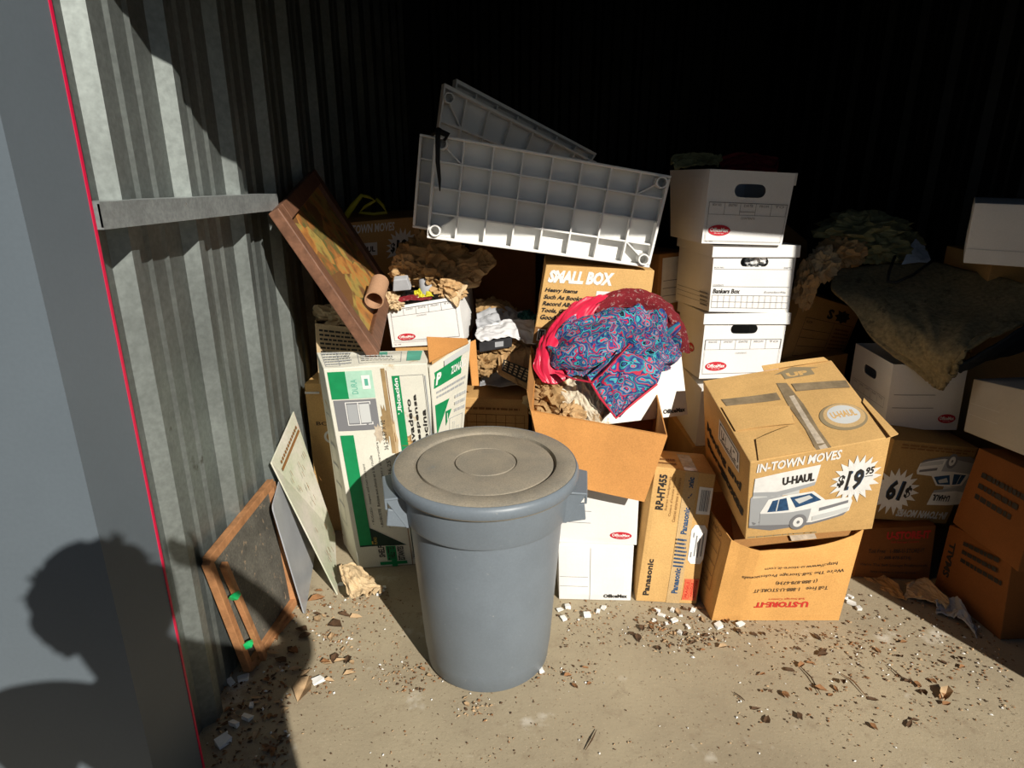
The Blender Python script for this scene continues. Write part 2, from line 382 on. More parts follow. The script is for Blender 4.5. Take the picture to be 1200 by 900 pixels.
class Carton:
    FACES = {'front': lambda a, b: (a, 0, b), 'back': lambda a, b: (1 - a, 1, b), 'left': lambda a, b: (0, 1 - a, b),
             'right': lambda a, b: (1, a, b), 'top': lambda a, b: (a, b, 1), 'bottom': lambda a, b: (a, 1 - b, 0)}
    n_seed = 0
    def __init__(s, name, K, label, m, cat='box', group=None, skip=(), holes={}, bulge=.004, dent=.004, warp=None, thick=.004, n=9, body='body'):
        Carton.n_seed += 1; s.seed = Carton.n_seed * 7.3
        s.K = [Vector(k) for k in K]; s.bulge, s.dent, s.warp = bulge, dent, warp
        base = (s.K[0] + s.K[1] + s.K[2] + s.K[3]) / 4; base.z = min(k.z for k in s.K[:4])
        s.root = empty(name, base, label, cat, group); s.m = m
        V, F = [], []
        for fc in s.FACES:
            if fc in skip: continue
            b0 = len(V)
            if fc in holes:
                cx, cy, hw, hh = holes[fc]; NN = 40; R = 4
                W, H = s.size(fc); ro = hh / 2; 
                for r in range(R + 1):
                    for j in range(NN):
                        a = 2 * PI * (j + .5) / NN
                        # rectangle perimeter point
                        dx, dy = math.cos(a), math.sin(a); t = min(((1 - cx) if dx > 0 else cx) / max(abs(dx), 1e-9), ((1 - cy) if dy > 0 else cy) / max(abs(dy), 1e-9))
                        px, py = cx + dx * t, cy + dy * t
                        # nearest corner snap
                        for qx in (0, 1):
                            for qy in (0, 1):
                                if abs(px - qx) + abs(py - qy) < .10: px, py = qx, qy
                        # stadium point
                        e = hw / 2 - hh / 2 * H / W
                        sx = cx + max(-e, min(e, dx * hw)) + math.cos(a) * hh / 2 * H / W; sy = cy + math.sin(a) * hh / 2
                        k = (r / R); V.append(s.P(fc, sx + (px - sx) * k, sy + (py - sy) * k, flat=True))
                for r in range(R):
                    for j in range(NN):
                        F.append((b0 + r * NN + j, b0 + (r + 1) * NN + j, b0 + (r + 1) * NN + (j + 1) % NN, b0 + r * NN + (j + 1) % NN))
                # corners missed by the ring
                continue
            for j in range(n + 1):
                for i in range(n + 1): V.append(s.P(fc, i / n, j / n))
            for j in range(n):
                for i in range(n): q = b0 + j * (n + 1) + i; F.append((q, q + 1, q + n + 2, q + n + 1))
        o = mesh_obj(body, V, F, m, s.root, merge=not holes)
        if skip or holes: solid(o, thick, -1)
        else: bevel(o, .0025)
        s.body = o
        s.holes = holes
    def size(s, fc):
        f = s.FACES[fc]; A, B, D = s.B(*f(0, 0)), s.B(*f(1, 0)), s.B(*f(0, 1)); return (B - A).length, (D - A).length
    def B(s, u, v, w_):
        K = s.K; p = Vector((0, 0, 0))
        for i in (0, 1):
            for j in (0, 1):
                for k in (0, 1):
                    p += K[i + 2 * j + 4 * k] * ((u if i else 1 - u) * (v if j else 1 - v) * (w_ if k else 1 - w_))
        if s.warp: p += Vector(s.warp(u, v, w_))
        return p
    def P(s, fc, a, b, off=0, flat=False):
        f = s.FACES[fc]; p = s.B(*f(a, b)); e = 1e-3
        nrm = (s.B(*f(a + e, b)) - s.B(*f(a - e, b))).cross(s.B(*f(a, b + e)) - s.B(*f(a, b - e))).normalized()
        ca, cb = min(max(a, 0), 1), min(max(b, 0), 1)
        k = math.sqrt(max(0, 16 * ca * (1 - ca) * cb * (1 - cb)))
        d = 0 if flat else k * (s.bulge + s.dent * mn.noise(Vector((a * 2.3 + s.seed, b * 2.3, hash(fc) % 7 * 0 + len(fc) * 1.7))))
        return p + nrm * (d + off)
    # ---- flat print on a face
    def prints(s, part, fc, items, label=None, parent=None):
        """items: ('T', ink, text, u0, v0, u1, v1[, rot, bold, shear]) | ('R', ink, u0, v0, u1, v1) | ('P', ink, [(u,v)...]) |
                  ('O', ink, cu, cv, ru, rv) | ('S', ink, cu, cv, ru, rv, points) | ('B', ink, u0, v0, u1, v1, line) frame"""
        b = MB(); mats = []; flat = fc in s.holes
        W, H = s.size(fc)
        for li, it in enumerate(items):
            ink = M[it[1]]
            if ink not in mats: mats.append(ink)
            mi = mats.index(ink); off = .0016 + .00025 * li if len(items) < 14 else .0016 + .00012 * li
            k = it[0]
            if k == 'T':
                u0, v0, u1, v1 = it[3:7]; rot = it[7] if len(it) > 7 else 0
                v, f = text2d(it[2], it[8] if len(it) > 8 else 0, it[9] if len(it) > 9 else 0)
                g = {0: lambda x, y: (x, y), 90: lambda x, y: (1 - y, x), 180: lambda x, y: (1 - x, 1 - y), 270: lambda x, y: (y, 1 - x)}[rot]
                vv = []
                for x, y in v:
                    x, y = g(x, y); vv.append(s.P(fc, u0 + (u1 - u0) * x, v0 + (v1 - v0) * y, off, flat))
                b.add(vv, f, mi)
            elif k == 'R':
                u0, v0, u1, v1 = it[2:6]; nx = max(1, min(8, int(abs(u1 - u0) * 9))); ny = max(1, min(8, int(abs(v1 - v0) * 9)))
                vv = [s.P(fc, u0 + (u1 - u0) * i / nx, v0 + (v1 - v0) * j / ny, off, flat) for j in range(ny + 1) for i in range(nx + 1)]
                b.add(vv, [(j * (nx + 1) + i, j * (nx + 1) + i + 1, (j + 1) * (nx + 1) + i + 1, (j + 1) * (nx + 1) + i) for j in range(ny) for i in range(nx)], mi)
            elif k == 'B':
                u0, v0, u1, v1, l = it[2:7]; lu = l / W; lv = l / H
                for q in ((u0, v0, u1, v0 + lv), (u0, v1 - lv, u1, v1), (u0, v0, u0 + lu, v1), (u1 - lu, v0, u1, v1)):
                    nx = 6 if q[2] - q[0] > q[3] - q[1] else 1; ny = 7 - nx
                    vv = [s.P(fc, q[0] + (q[2] - q[0]) * i / nx, q[1] + (q[3] - q[1]) * j / ny, off, flat) for j in range(ny + 1) for i in range(nx + 1)]
                    b.add(vv, [(j * (nx + 1) + i, j * (nx + 1) + i + 1, (j + 1) * (nx + 1) + i + 1, (j + 1) * (nx + 1) + i) for j in range(ny) for i in range(nx)], mi)
            else:
                if k == 'O': pts = [(it[2] + it[4] * math.cos(2 * PI * i / 36), it[3] + it[5] * math.sin(2 * PI * i / 36)) for i in range(36)]
                elif k == 'S':
                    nn = it[6]; rr = random.Random(nn); pts = []
                    for i in range(2 * nn):
                        q = 1 if i % 2 == 0 else .68; q *= rr.uniform(.92, 1.08); a = PI * i / nn; pts.append((it[2] + it[4] * q * math.cos(a), it[3] + it[5] * q * math.sin(a)))
                else: pts = it[2]
                if k == 'P':
                    bm = bmesh.new(); fs = bm.faces.new([bm.verts.new((x, y, 0)) for x, y in pts]); bmesh.ops.triangulate(bm, faces=[fs])
                    bmesh.ops.subdivide_edges(bm, edges=[e for e in bm.edges if e.calc_length() > .15], cuts=3, use_grid_fill=True); bm.verts.index_update()
                    b.add([s.P(fc, q.co.x, q.co.y, off, flat) for q in bm.verts], [[q.index for q in f.verts] for f in bm.faces], mi); bm.free()
                else:
                    R = 3; n_ = len(pts); cu, cv = it[2], it[3]
                    vv = [s.P(fc, cu, cv, off, flat)] + [s.P(fc, cu + (x - cu) * r / R, cv + (y - cv) * r / R, off, flat) for r in range(1, R + 1) for x, y in pts]
                    ff = [(0, 1 + i, 1 + (i + 1) % n_) for i in range(n_)] + [(1 + r * n_ + i, 1 + (r + 1) * n_ + i, 1 + (r + 1) * n_ + (i + 1) % n_, 1 + r * n_ + (i + 1) % n_) for r in range(R - 1) for i in range(n_)]
                    b.add(vv, ff, mi)
        o = b.build(part, mats, parent or s.root)
        if label: o['label'] = label
        return o
    def flap(s, pts, m=None, name='flap', t=.004, curl=0, label=None):
        o = sheet(name, pts, m or s.m, s.root, curl=curl, t=t)
        if label: o['label'] = label
        return o
    def lid(s, over=.007, depth=.044, m=None, rise=.014, holes=None):
        """telescoping lid round the top rim"""
        c = s.K; ctr = sum(c[4:], Vector()) / 4; up = ((c[4] - c[0]) + (c[7] - c[3])).normalized()
        T = []
        for i in (4, 5, 6, 7):
            ax = (c[5] - c[4]).normalized() * (over if i in (5, 7) else -over); ay = (c[6] - c[4]).normalized() * (over if i in (6, 7) else -over)
            T.append(c[i] + ax + ay + up * rise)
        Bt = [q - up * depth for q in T]
        V = Bt + T
        o = mesh_obj('lid', V, [(4, 5, 7, 6), (0, 1, 5, 4), (1, 3, 7, 5), (3, 2, 6, 7), (2, 0, 4, 6)], m or s.m, s.root)
        solid(o, .004, 1); bevel(o, .002); return o

def sheet(name, pts, m, parent=None, curl=0, t=.004, n=8, rough=.0, seed=0):
    """a stiff sheet between four corners (bl, br, tl, tr), curled and slightly uneven"""
    A, B_, D, E = [Vector(p) for p in pts]; nr = (B_ - A).cross(D - A).normalized(); V = []
    for j in range(n + 1):
        for i in range(n + 1):
            u, v = i / n, j / n
            p = A * (1 - u) * (1 - v) + B_ * u * (1 - v) + D * (1 - u) * v + E * u * v
            V.append(p + nr * (curl * 4 * u * (1 - u) + rough * mn.noise(Vector((u * 3 + seed, v * 3, seed)))))
    F = [(j * (n + 1) + i, j * (n + 1) + i + 1, (j + 1) * (n + 1) + i + 1, (j + 1) * (n + 1) + i) for j in range(n) for i in range(n)]
    o = mesh_obj(name, V, F, m, parent); solid(o, t, 0); return o

def crspl(p, t):
    n = len(p) - 1; i = min(int(t * n), n - 1); f = t * n - i
    a, b, c, d = p[max(i - 1, 0)], p[i], p[i + 1], p[min(i + 2, n)]
    return .5 * ((2 * b) + (c - a) * f + (2 * a - 5 * b + 4 * c - d) * f * f + (3 * b - a - 3 * c + d) * f ** 3)

def drape(name, rows, m, parent=None, nu=48, nv=40, amp=.01, freq=(6, 3), seed=0, t=.003, crease=1.0, smooth=True, mode='fold'):
    """cloth or paper laid through rows of points (px, py, depth), with folds or crumples"""
    rows = [[at(x, y, Y=z) for x, y, z in r] for r in rows]
    V, UV = [], []
    for j in range(nv + 1):
        v = j / nv
        for i in range(nu + 1):
            u = i / nu; V.append(crspl([crspl(r, u) for r in rows], v)); UV.append((u, v))
    W = nu + 1; N = []
    for j in range(nv + 1):
        for i in range(nu + 1):
            a = V[j * W + min(i + 1, nu)] - V[j * W + max(i - 1, 0)]; b = V[min(j + 1, nv) * W + i] - V[max(j - 1, 0) * W + i]
            n = a.cross(b); n = n.normalized() if n.length > 1e-9 else Vector((0, -1, 0)); N.append(-n if n.y > 0 and abs(n.y) > .2 else n)
    out = []
    for q, n, (u, v) in zip(V, N, UV):
        if mode == 'fold':
            d = 1 - abs(mn.noise(Vector((u * freq[0] + .8 * mn.noise(Vector((u * 3, v * 3, seed + 9))), v * freq[1], seed)))) * 2.2
            d += .3 * (1 - abs(mn.noise(Vector((u * freq[0] * 2.1 + 5, v * freq[1] * 2, seed + 3)))) * 2)
            off = n * amp * (d - .8)
        else:
            w_ = Vector((u * freq[0], v * freq[1], seed))
            dd, pp = mn.voronoi(w_); d = dd[1] - dd[0]; d2 = mn.voronoi(w_ * 2.3 + Vector((3, 1, 7)))[0]
            off = n * amp * (1.6 * (.5 - d) + .8 * (.5 - (d2[1] - d2[0]))) + Vector(mn.noise_vector(w_ * .7)) * amp * crease * 1.3
        out.append(q + off)
    F = [(j * W + i, j * W + i + 1, (j + 1) * W + i + 1, (j + 1) * W + i) for j in range(nv) for i in range(nu)]
    L = [(V[nu // 2 + W * (nv // 2)] - V[W * (nv // 2)]).length * 2, (V[nu // 2 + W * nv] - V[nu // 2]).length]
    o = mesh_obj(name, out, F, m, parent, smooth=smooth, uvs=[(a * L[0] / .25, c * L[1] / .25) for a, c in UV])
    solid(o, t, 0)
    if not parent: set_origin(o)
    return o

def wad(name, c, r, m, seed, parent=None, squash=.8, lvl=4, amp=.8):
    """crumpled ball of paper"""
    bm = bmesh.new(); bmesh.ops.create_icosphere(bm, subdivisions=lvl, radius=1)
    V = []; c = Vector(c); r = Vector(r) if not isinstance(r, (int, float)) else Vector((r, r, r * squash))
    for v in bm.verts:
        q = v.co + Vector(mn.noise_vector(v.co * 1.3 + Vector((seed, 1, 5)))) * .45
        k = 1 + amp * .45 * mn.noise(v.co * 1.2 + Vector((seed, 2, 3)))
        for f_, a_ in ((1.9, .42), (4.1, .24), (8.0, .10)): k += amp * a_ * (1 - 2.4 * abs(mn.noise(q * f_ + Vector((seed * 1.7, f_, 0)))) - .35)
        V.append(c + Vector((v.co.x * r.x, v.co.y * r.y, v.co.z * r.z)) * k)
    F = [[v.index for v in f.verts] for f in bm.faces]; bm.free()
    o = mesh_obj(name, V, F, m, parent)
    if not parent: set_origin(o)
    return o

def boxK(x0, x1, y0, y1, z0, z1, yaw=0, jit=.006, seed=1):
    r = random.Random(seed); cx, cy = (x0 + x1) / 2, (y0 + y1) / 2; o = []
    for k in (0, 1):
        for j in (0, 1):
            for i in (0, 1):
                x, y = (x1 if i else x0) - cx, (y1 if j else y0) - cy; j3 = [r.uniform(-jit, jit) for _ in range(3)]
                o.append((cx + x * math.cos(yaw) - y * math.sin(yaw) + j3[0], cy + x * math.sin(yaw) + y * math.cos(yaw) + j3[1], (z1 if k else z0) + (j3[2] if k else 0)))
    return o

# shared print layouts
def logo(u, v, ru, rv):
    return [('O', 'red_ink', u, v, ru, rv), ('T', 'white_ink', 'OfficeMax', u - ru * .82, v - rv * .30, u + ru * .82, v + rv * .48, 0, .03), ('T', 'white_ink', 'file storage', u - ru * .42, v - rv * .68, u + ru * .42, v - rv * .42)]
def form(u0, v0, u1, v1, cols, words=('BOX NO.', 'DEPARTMENT', 'DATE', 'FROM', 'TO')):
    it = [('B', 'grey_ink', u0, v0, u1, v1, .0012)]
    for i in range(1, cols): u = u0 + (u1 - u0) * i / cols; it.append(('R', 'grey_ink', u - .0018, v0, u + .0018, v1))
    for i in range(cols):
        a = u0 + (u1 - u0) * i / cols; q = (u1 - u0) / cols
        it.append(('T', 'grey_ink', words[i % len(words)], a + q * .22, v1 - (v1 - v0) * .30, a + q * .8, v1 - (v1 - v0) * .10))
    return it
def lines(ink, u0, u1, vs_, h=.008): return [('R', ink, u0, v, u1, v + h) for v in vs_]
def greek(ink, u0, v0, u1, v1, n, seed=1, wmin=.5):
    """rows of words too small to read: short dashes"""
    r = random.Random(seed); o = []; h = (v1 - v0) / n
    for i in range(n):
        x = u0; end = u0 + (u1 - u0) * r.uniform(wmin, 1)
        while x < end:
            q = min((u1 - u0) * r.uniform(.05, .14), end - x); o.append(('R', ink, x, v0 + i * h + h * .25, x + q, v0 + i * h + h * .7)); x += q + (u1 - u0) * .02
    return o
def burst(s, fc, cu, cv, ru, rv, rot=0, cents=True, part='printed_price'):
    f = (lambda x, y: (cu + x * ru, cv + y * rv)) if rot == 0 else (lambda x, y: (cu - x * ru, cv - y * rv))
    def T(t, x0, y0, x1, y1, bd):
        a, b_ = f(x0, y0), f(x1, y1); return ('T', 'black_ink', t, min(a[0], b_[0]), min(a[1], b_[1]), max(a[0], b_[0]), max(a[1], b_[1]), rot, bd, .12)
    def Tb(t, x0, y0, x1, y1, bd): q = list(T(t, x0 + .03, y0 - .03, x1 + .03, y1 - .03, bd)); q[1] = 'blue_ink'; return tuple(q)
    it = [('S', 'white_ink', cu, cv, ru, rv, 19), Tb('19', -.38, -.45, .30, .40, .05), T('$', -.70, -.28, -.42, .25, .04), T('19', -.38, -.45, .30, .40, .03)]
    if cents: it += [T('95', .36, .12, .68, .42, .03), ('R', 'black_ink', *f(.36, .04), *f(.66, .07))]
    s.prints(part, fc, it, 'white starburst price print')
def truck(s, fc, u0, v0, u1, v1, rot=0):
    def g(x, y): return (u0 + (u1 - u0) * x, v0 + (v1 - v0) * y) if rot == 0 else (u1 - (u1 - u0) * x, v1 - (v1 - v0) * y)
    def Pg(ink, pts): return ('P', ink, [g(x, y) for x, y in (pts if 1 else pts)])
    it = [Pg('grey_ink', [(.0, .10), (.22, .02), (.62, .06), (.93, .16), (.97, .22), (.6, .22), (.0, .22)]),
          Pg('mid_ink', [(.0, .14), (.30, .14), (.30, .66), (.03, .66), (.0, .6)]),
          Pg('pale_ink', [(.02, .60), (.46, .60), (.46, .70), (.02, .70)]),
          Pg('white_ink', [(.02, .68), (.24, .66), (.61, .74), (.64, .97), (.26, .95), (.03, .92)]),
          Pg('mid_ink', [(.02, .64), (.24, .60), (.60, .69), (.61, .74), (.24, .67), (.02, .70)]),
          Pg('white_ink', [(.10, .16), (.10, .36), (.17, .56), (.36, .60), (.60, .60), (.73, .43), (.98, .42), (1.0, .36), (.98, .22), (.86, .17), (.62, .10), (.40, .12)]),
          Pg('mid_ink', [(.10, .14), (.10, .34), (.40, .32), (.60, .33), (.58, .12), (.40, .10)]),
          Pg('blue_ink', [(.165, .36), (.21, .535), (.34, .56), (.375, .36)]),
          Pg('pale_ink', [(.245, .37), (.265, .55), (.275, .55), (.258, .37)]),
          Pg('blue_ink', [(.375, .56), (.58, .575), (.69, .44), (.44, .385)]),
          Pg('pale_ink', [(.42, .52), (.56, .55), (.60, .50), (.47, .44)]),
          Pg('grey_ink', [(.68, .32), (.96, .38), (.96, .34), (.68, .27)]),
          Pg('pale_ink', [(.62, .20), (.98, .28), (.96, .21), (.62, .13)])]
    c = g(.485, .13); ru, rv = abs(u1 - u0), abs(v1 - v0)
    it += [('O', 'grey_ink', c[0], c[1], ru * .085, rv * .135), ('O', 'white_ink', c[0], c[1], ru * .05, rv * .085), ('O', 'grey_ink', c[0], c[1], ru * .016, rv * .028)]
    a, b_ = g(.29, .76), g(.59, .88)
    it.append(('T', 'black_ink', 'U-HAUL', min(a[0], b_[0]), min(a[1], b_[1]), max(a[0], b_[0]), max(a[1], b_[1]), rot, .04))
    s.prints('printed_truck', fc, it, 'printed picture of a white moving truck')
# ---------------------------------------------------------------- carton corners, in metres (bottom then top; front-left, front-right, back-left, back-right)
K = {
 'ustore': [(0.711, 2.007, 0.002), (1.163, 2.007, 0.002), (0.69, 2.326, 0.002), (1.149, 2.347, 0.002), (0.741, 1.996, 0.339), (1.215, 2.053, 0.344), (0.703, 2.317, 0.351), (1.173, 2.365, 0.332)],
 'uhaul': [(0.783, 1.985, 0.349), (1.201, 1.982, 0.391), (0.753, 2.405, 0.451), (1.18, 2.41, 0.519), (0.727, 1.883, 0.685), (1.147, 1.893, 0.766), (0.684, 2.307, 0.801), (1.135, 2.315, 0.876)],
 'pana': [(0.459, 2.117, 0.002), (0.679, 2.098, 0.002), (0.468, 2.296, 0.002), (0.674, 2.263, 0.002), (0.507, 2.176, 0.525), (0.72, 2.162, 0.501), (0.514, 2.373, 0.501), (0.73, 2.362, 0.486)],
 'low2': [(0.175, 2.127, 0.002), (0.44, 2.117, 0.002), (0.182, 2.485, 0.002), (0.458, 2.478, 0.002), (0.167, 2.13, 0.234), (0.439, 2.12, 0.236), (0.18, 2.49, 0.233), (0.456, 2.479, 0.235)],
 'low1': [(0.161, 2.147, 0.236), (0.449, 2.123, 0.237), (0.192, 2.506, 0.235), (0.479, 2.481, 0.234), (0.165, 2.149, 0.475), (0.444, 2.122, 0.469), (0.193, 2.506, 0.47), (0.479, 2.482, 0.47)],
 'bA': [(0.713, 2.598, 1.247), (1.03, 2.635, 1.234), (0.683, 2.983, 1.224), (0.992, 3.022, 1.217), (0.724, 2.611, 1.514), (1.053, 2.647, 1.497), (0.663, 2.998, 1.494), (1.0, 3.035, 1.482)],
 'bB': [(0.774, 2.623, 0.978), (1.101, 2.656, 0.964), (0.73, 2.998, 0.939), (1.06, 3.037, 0.942), (0.774, 2.634, 1.22), (1.106, 2.67, 1.214), (0.733, 3.018, 1.207), (1.063, 3.052, 1.194)],
 'bC': [(0.761, 2.625, 0.698), (1.083, 2.635, 0.705), (0.761, 2.991, 0.649), (1.084, 3.002, 0.658), (0.771, 2.65, 0.951), (1.1, 2.656, 0.95), (0.759, 3.021, 0.915), (1.085, 3.027, 0.913)],
 'small': [(0.081, 2.601, 0.856), (0.517, 2.58, 0.824), (0.111, 2.921, 0.841), (0.531, 2.901, 0.811), (0.13, 2.609, 1.162), (0.543, 2.594, 1.145), (0.139, 2.93, 1.151), (0.552, 2.915, 1.131)],
 'omt': [(0.322, 2.261, 0.649), (0.669, 2.407, 0.629), (0.236, 2.452, 0.571), (0.582, 2.599, 0.553), (0.296, 2.348, 0.893), (0.64, 2.496, 0.876), (0.21, 2.54, 0.816), (0.556, 2.687, 0.799)],
 'omp': [(-0.517, 2.836, 0.769), (-0.201, 2.806, 0.796), (-0.482, 3.184, 0.75), (-0.175, 3.161, 0.795), (-0.532, 2.837, 0.942), (-0.225, 2.817, 0.998), (-0.505, 3.192, 0.943), (-0.188, 3.163, 0.971)],
 'dura': [(-0.61, 2.321, 0.002), (-0.257, 2.367, 0.002), (-0.636, 2.501, 0.002), (-0.27, 2.55, 0.002), (-0.644, 2.213, 0.877), (-0.293, 2.233, 0.89), (-0.688, 2.369, 0.907), (-0.295, 2.38, 0.894)],
 'S': [(1.236, 2.999, 0.65), (1.62, 3.215, 0.582), (1.081, 3.306, 0.689), (1.457, 3.512, 0.588), (1.312, 3.022, 0.972), (1.684, 3.215, 0.841), (1.152, 3.319, 0.985), (1.529, 3.525, 0.885)],
 'U': [(1.461, 2.466, 0.543), (1.738, 2.454, 0.545), (1.472, 2.8, 0.53), (1.754, 2.788, 0.534), (1.454, 2.477, 0.807), (1.732, 2.465, 0.811), (1.472, 2.811, 0.795), (1.75, 2.799, 0.798)],
 'W': [(1.383, 2.296, 0.243), (1.696, 2.328, 0.201), (1.344, 2.615, 0.241), (1.673, 2.646, 0.198), (1.411, 2.304, 0.572), (1.752, 2.334, 0.524), (1.386, 2.622, 0.567), (1.715, 2.653, 0.523)],
 'X': [(1.337, 2.265, 0.002), (1.621, 2.243, 0.002), (1.309, 2.56, 0.002), (1.605, 2.568, 0.002), (1.337, 2.26, 0.22), (1.621, 2.276, 0.225), (1.319, 2.582, 0.217), (1.62, 2.594, 0.214)],
 'Z': [(1.622, 2.21, 0.002), (1.669, 1.906, 0.002), (2.007, 2.198, 0.002), (2.073, 1.926, 0.002), (1.631, 2.221, 0.262), (1.637, 1.916, 0.351), (2.024, 2.249, 0.282), (2.039, 1.927, 0.322)],
 'Y': [(1.603, 2.172, 0.302), (1.6, 1.836, 0.326), (2.011, 2.155, 0.272), (1.998, 1.819, 0.298), (1.643, 2.188, 0.592), (1.623, 1.862, 0.644), (2.034, 2.177, 0.58), (2.021, 1.841, 0.605)],
 'V': [(1.656, 2.301, 0.608), (1.628, 1.969, 0.667), (2.019, 2.258, 0.616), (1.977, 1.923, 0.667), (1.666, 2.327, 0.801), (1.611, 2.0, 0.875), (2.018, 2.291, 0.828), (1.976, 1.955, 0.879)],
 'O': [(1.63, 2.47, 1.195), (1.93, 2.3, 1.195), (1.8, 2.74, 1.195), (2.1, 2.57, 1.195), (1.625, 2.47, 1.405), (1.925, 2.3, 1.405), (1.7950000000000002, 2.74, 1.405), (2.095, 2.57, 1.405)],
 'far': [(-0.809, 3.158, 0.932), (-0.359, 3.325, 0.941), (-0.91, 3.458, 0.942), (-0.473, 3.624, 0.948), (-0.79, 3.148, 1.258), (-0.356, 3.319, 1.279), (-0.911, 3.449, 1.271), (-0.474, 3.615, 1.277)],
 'grid': [(-0.212, 2.998, 0.327), (0.074, 2.747, 0.319), (0.028, 3.264, 0.312), (0.31, 3.018, 0.321), (-0.206, 2.987, 0.546), (0.066, 2.752, 0.583), (0.023, 3.267, 0.57), (0.305, 3.021, 0.578)],
 'brown_left': [(-0.774, 2.516, 0.245), (-0.638, 2.269, 0.321), (-0.515, 2.664, 0.253), (-0.378, 2.416, 0.331), (-0.843, 2.605, 0.653), (-0.711, 2.368, 0.76), (-0.584, 2.759, 0.679), (-0.447, 2.511, 0.757)],
 'openL': [(-0.817, 2.742, 0.804), (-0.551, 2.525, 0.767), (-0.626, 2.966, 0.778), (-0.365, 2.76, 0.774), (-0.807, 2.714, 0.903), (-0.553, 2.521, 0.936), (-0.627, 2.962, 0.945), (-0.366, 2.756, 0.941)],
 'openbox': [(0.062, 2.123, 0.468), (0.478, 1.937, 0.466), (0.209, 2.451, 0.468), (0.625, 2.265, 0.465), (0.063, 2.123, 0.757), (0.48, 1.936, 0.752), (0.211, 2.451, 0.755), (0.627, 2.265, 0.752)],
 'behindS': [(1.216, 3.271, 1.029), (1.529, 3.474, 0.848), (1.006, 3.482, 0.908), (1.322, 3.684, 0.723), (1.242, 3.467, 1.309), (1.564, 3.665, 1.111), (1.04, 3.675, 1.177), (1.356, 3.877, 0.993)],
}
# ---------------------------------------------------------------- trash can
cx, cy = -.08, 1.86
t = empty('trash_can', (cx, cy, 0), 'round grey plastic trash can with a dusty lid, standing on the concrete', 'trash can')
b = MB(); o3 = (cx, cy, 0)
b.lathe([(0, .004), (.190, .002), (.199, .012), (.203, .06), (.2045, .064), (.2045, .072), (.206, .076), (.222, .33), (.236, .545), (.236, .55), (.252, .552), (.256, .562), (.264, .66), (.262, .662), (.250, .66), (.246, .645), (.23, .55), (.2, .05), (0, .03)], 96, o3)
b.build('body', M['can_grey'], t, smooth=True).modifiers.new('e', 'EDGE_SPLIT').split_angle = math.radians(40)
b = MB()
b.lathe([(0, .700), (.090, .700), (.0912, .6945), (.0942, .6945), (.0958, .6995), (.100, .700), (.200, .699), (.2035, .698), (.205, .690), (.2105, .689), (.2145, .701), (.222, .7035), (.262, .703), (.273, .698), (.277, .687), (.277, .668), (.280, .662), (.2765, .657), (.268, .657), (.268, .684), (.0, .684)], 128, o3)
tlid = b.build('lid', M['lid_grey'], t, smooth=True); tlid.modifiers.new('e', 'EDGE_SPLIT').split_angle = math.radians(26)
b = MB(); b.lathe([(.2785, .660), (.2815, .664), (.2815, .6835), (.2745, .699), (.2715, .6985), (.277, .683), (.2765, .662)], 128, o3)
b.build('lid_rim', M['can_grey'], tlid, smooth=True)
for sgn, a0 in ((-1, PI + .22), (1, -.10)):
    b = MB(); ax = Vector((math.cos(a0), math.sin(a0), 0)); ay = Vector((-math.sin(a0), math.cos(a0), 0)); c0 = Vector(o3)
    def q(r, y, z): return c0 + ax * r + ay * y + Vector((0, 0, z))
    th = .007; hw = .085
    # top plate, down-turned grip and two triangular gussets
    b.hexa([q(.24, -hw, .648), q(.306, -hw * .86, .640), q(.24, hw, .648), q(.306, hw * .86, .640), q(.24, -hw, .656), q(.308, -hw * .86, .648), q(.24, hw, .656), q(.308, hw * .86, .648)])
    b.hexa([q(.300, -hw * .86, .612), q(.307, -hw * .86, .612), q(.300, hw * .86, .612), q(.307, hw * .86, .612), q(.300, -hw * .86, .645), q(.308, -hw * .86, .647), q(.300, hw * .86, .645), q(.308, hw * .86, .647)])
    for sy in (-1, 1):
        y0, y1 = sy * hw * .92, sy * hw * .80
        b.hexa([q(.236, y0, .548), q(.250, y0, .548), q(.236, y1, .548), q(.250, y1, .548), q(.236, y0, .650), q(.307, y0 * .93, .646), q(.236, y1, .650), q(.307, y1 * .93, .646)])
        b.hexa([q(.236, y0, .548), q(.306, y0 * .93, .560), q(.236, y1, .548), q(.306, y1 * .93, .560), q(.236, y0, .60), q(.300, y0 * .93, .615), q(.236, y1, .60), q(.300, y1 * .93, .615)])
    bevel(b.build('handle', M['can_grey'], t), .003)

# ---------------------------------------------------------------- front row of cartons
# storage carton standing upside down, crushed at its open top
def uw(u, v, w_):
    z = -.055 * w_ ** 3 * math.sin(PI * min(1, max(0, (u - .0) / 1))) ** .7 * (1 - v) ; y = -.02 * math.exp(-((u - .2) / .1) ** 2) * (1 - v) * w_
    return (0, y, z)
s = Carton('moving_carton', K['ustore'], 'orange brown storage carton printed upside down, crushed beneath the truck-picture box', M['ustore'], group='moving cartons', skip=('top',), warp=uw, n=14, dent=.008)
s.prints('printed_lettering', 'front', [('T', 'black_ink', 'http://www.u-store-it.com', .30, .66, .86, .715, 180), ('T', 'black_ink', "We're The Self-Storage Professionals", .14, .56, .93, .615, 180),
    ('T', 'black_ink', '(1-888-878-6734)', .42, .455, .74, .51, 180), ('T', 'black_ink', 'Toll Free   1-888-U-STORE-IT', .26, .365, .84, .41, 180)])
s.prints('printed_name', 'front', [('T', 'dull_red_ink', 'U-STORE-IT', .30, .165, .72, .235, 180, .05), ('T', 'dull_red_ink', 'Self-Storage Centers', .40, .255, .68, .285, 180)], 'red upside-down lettering')
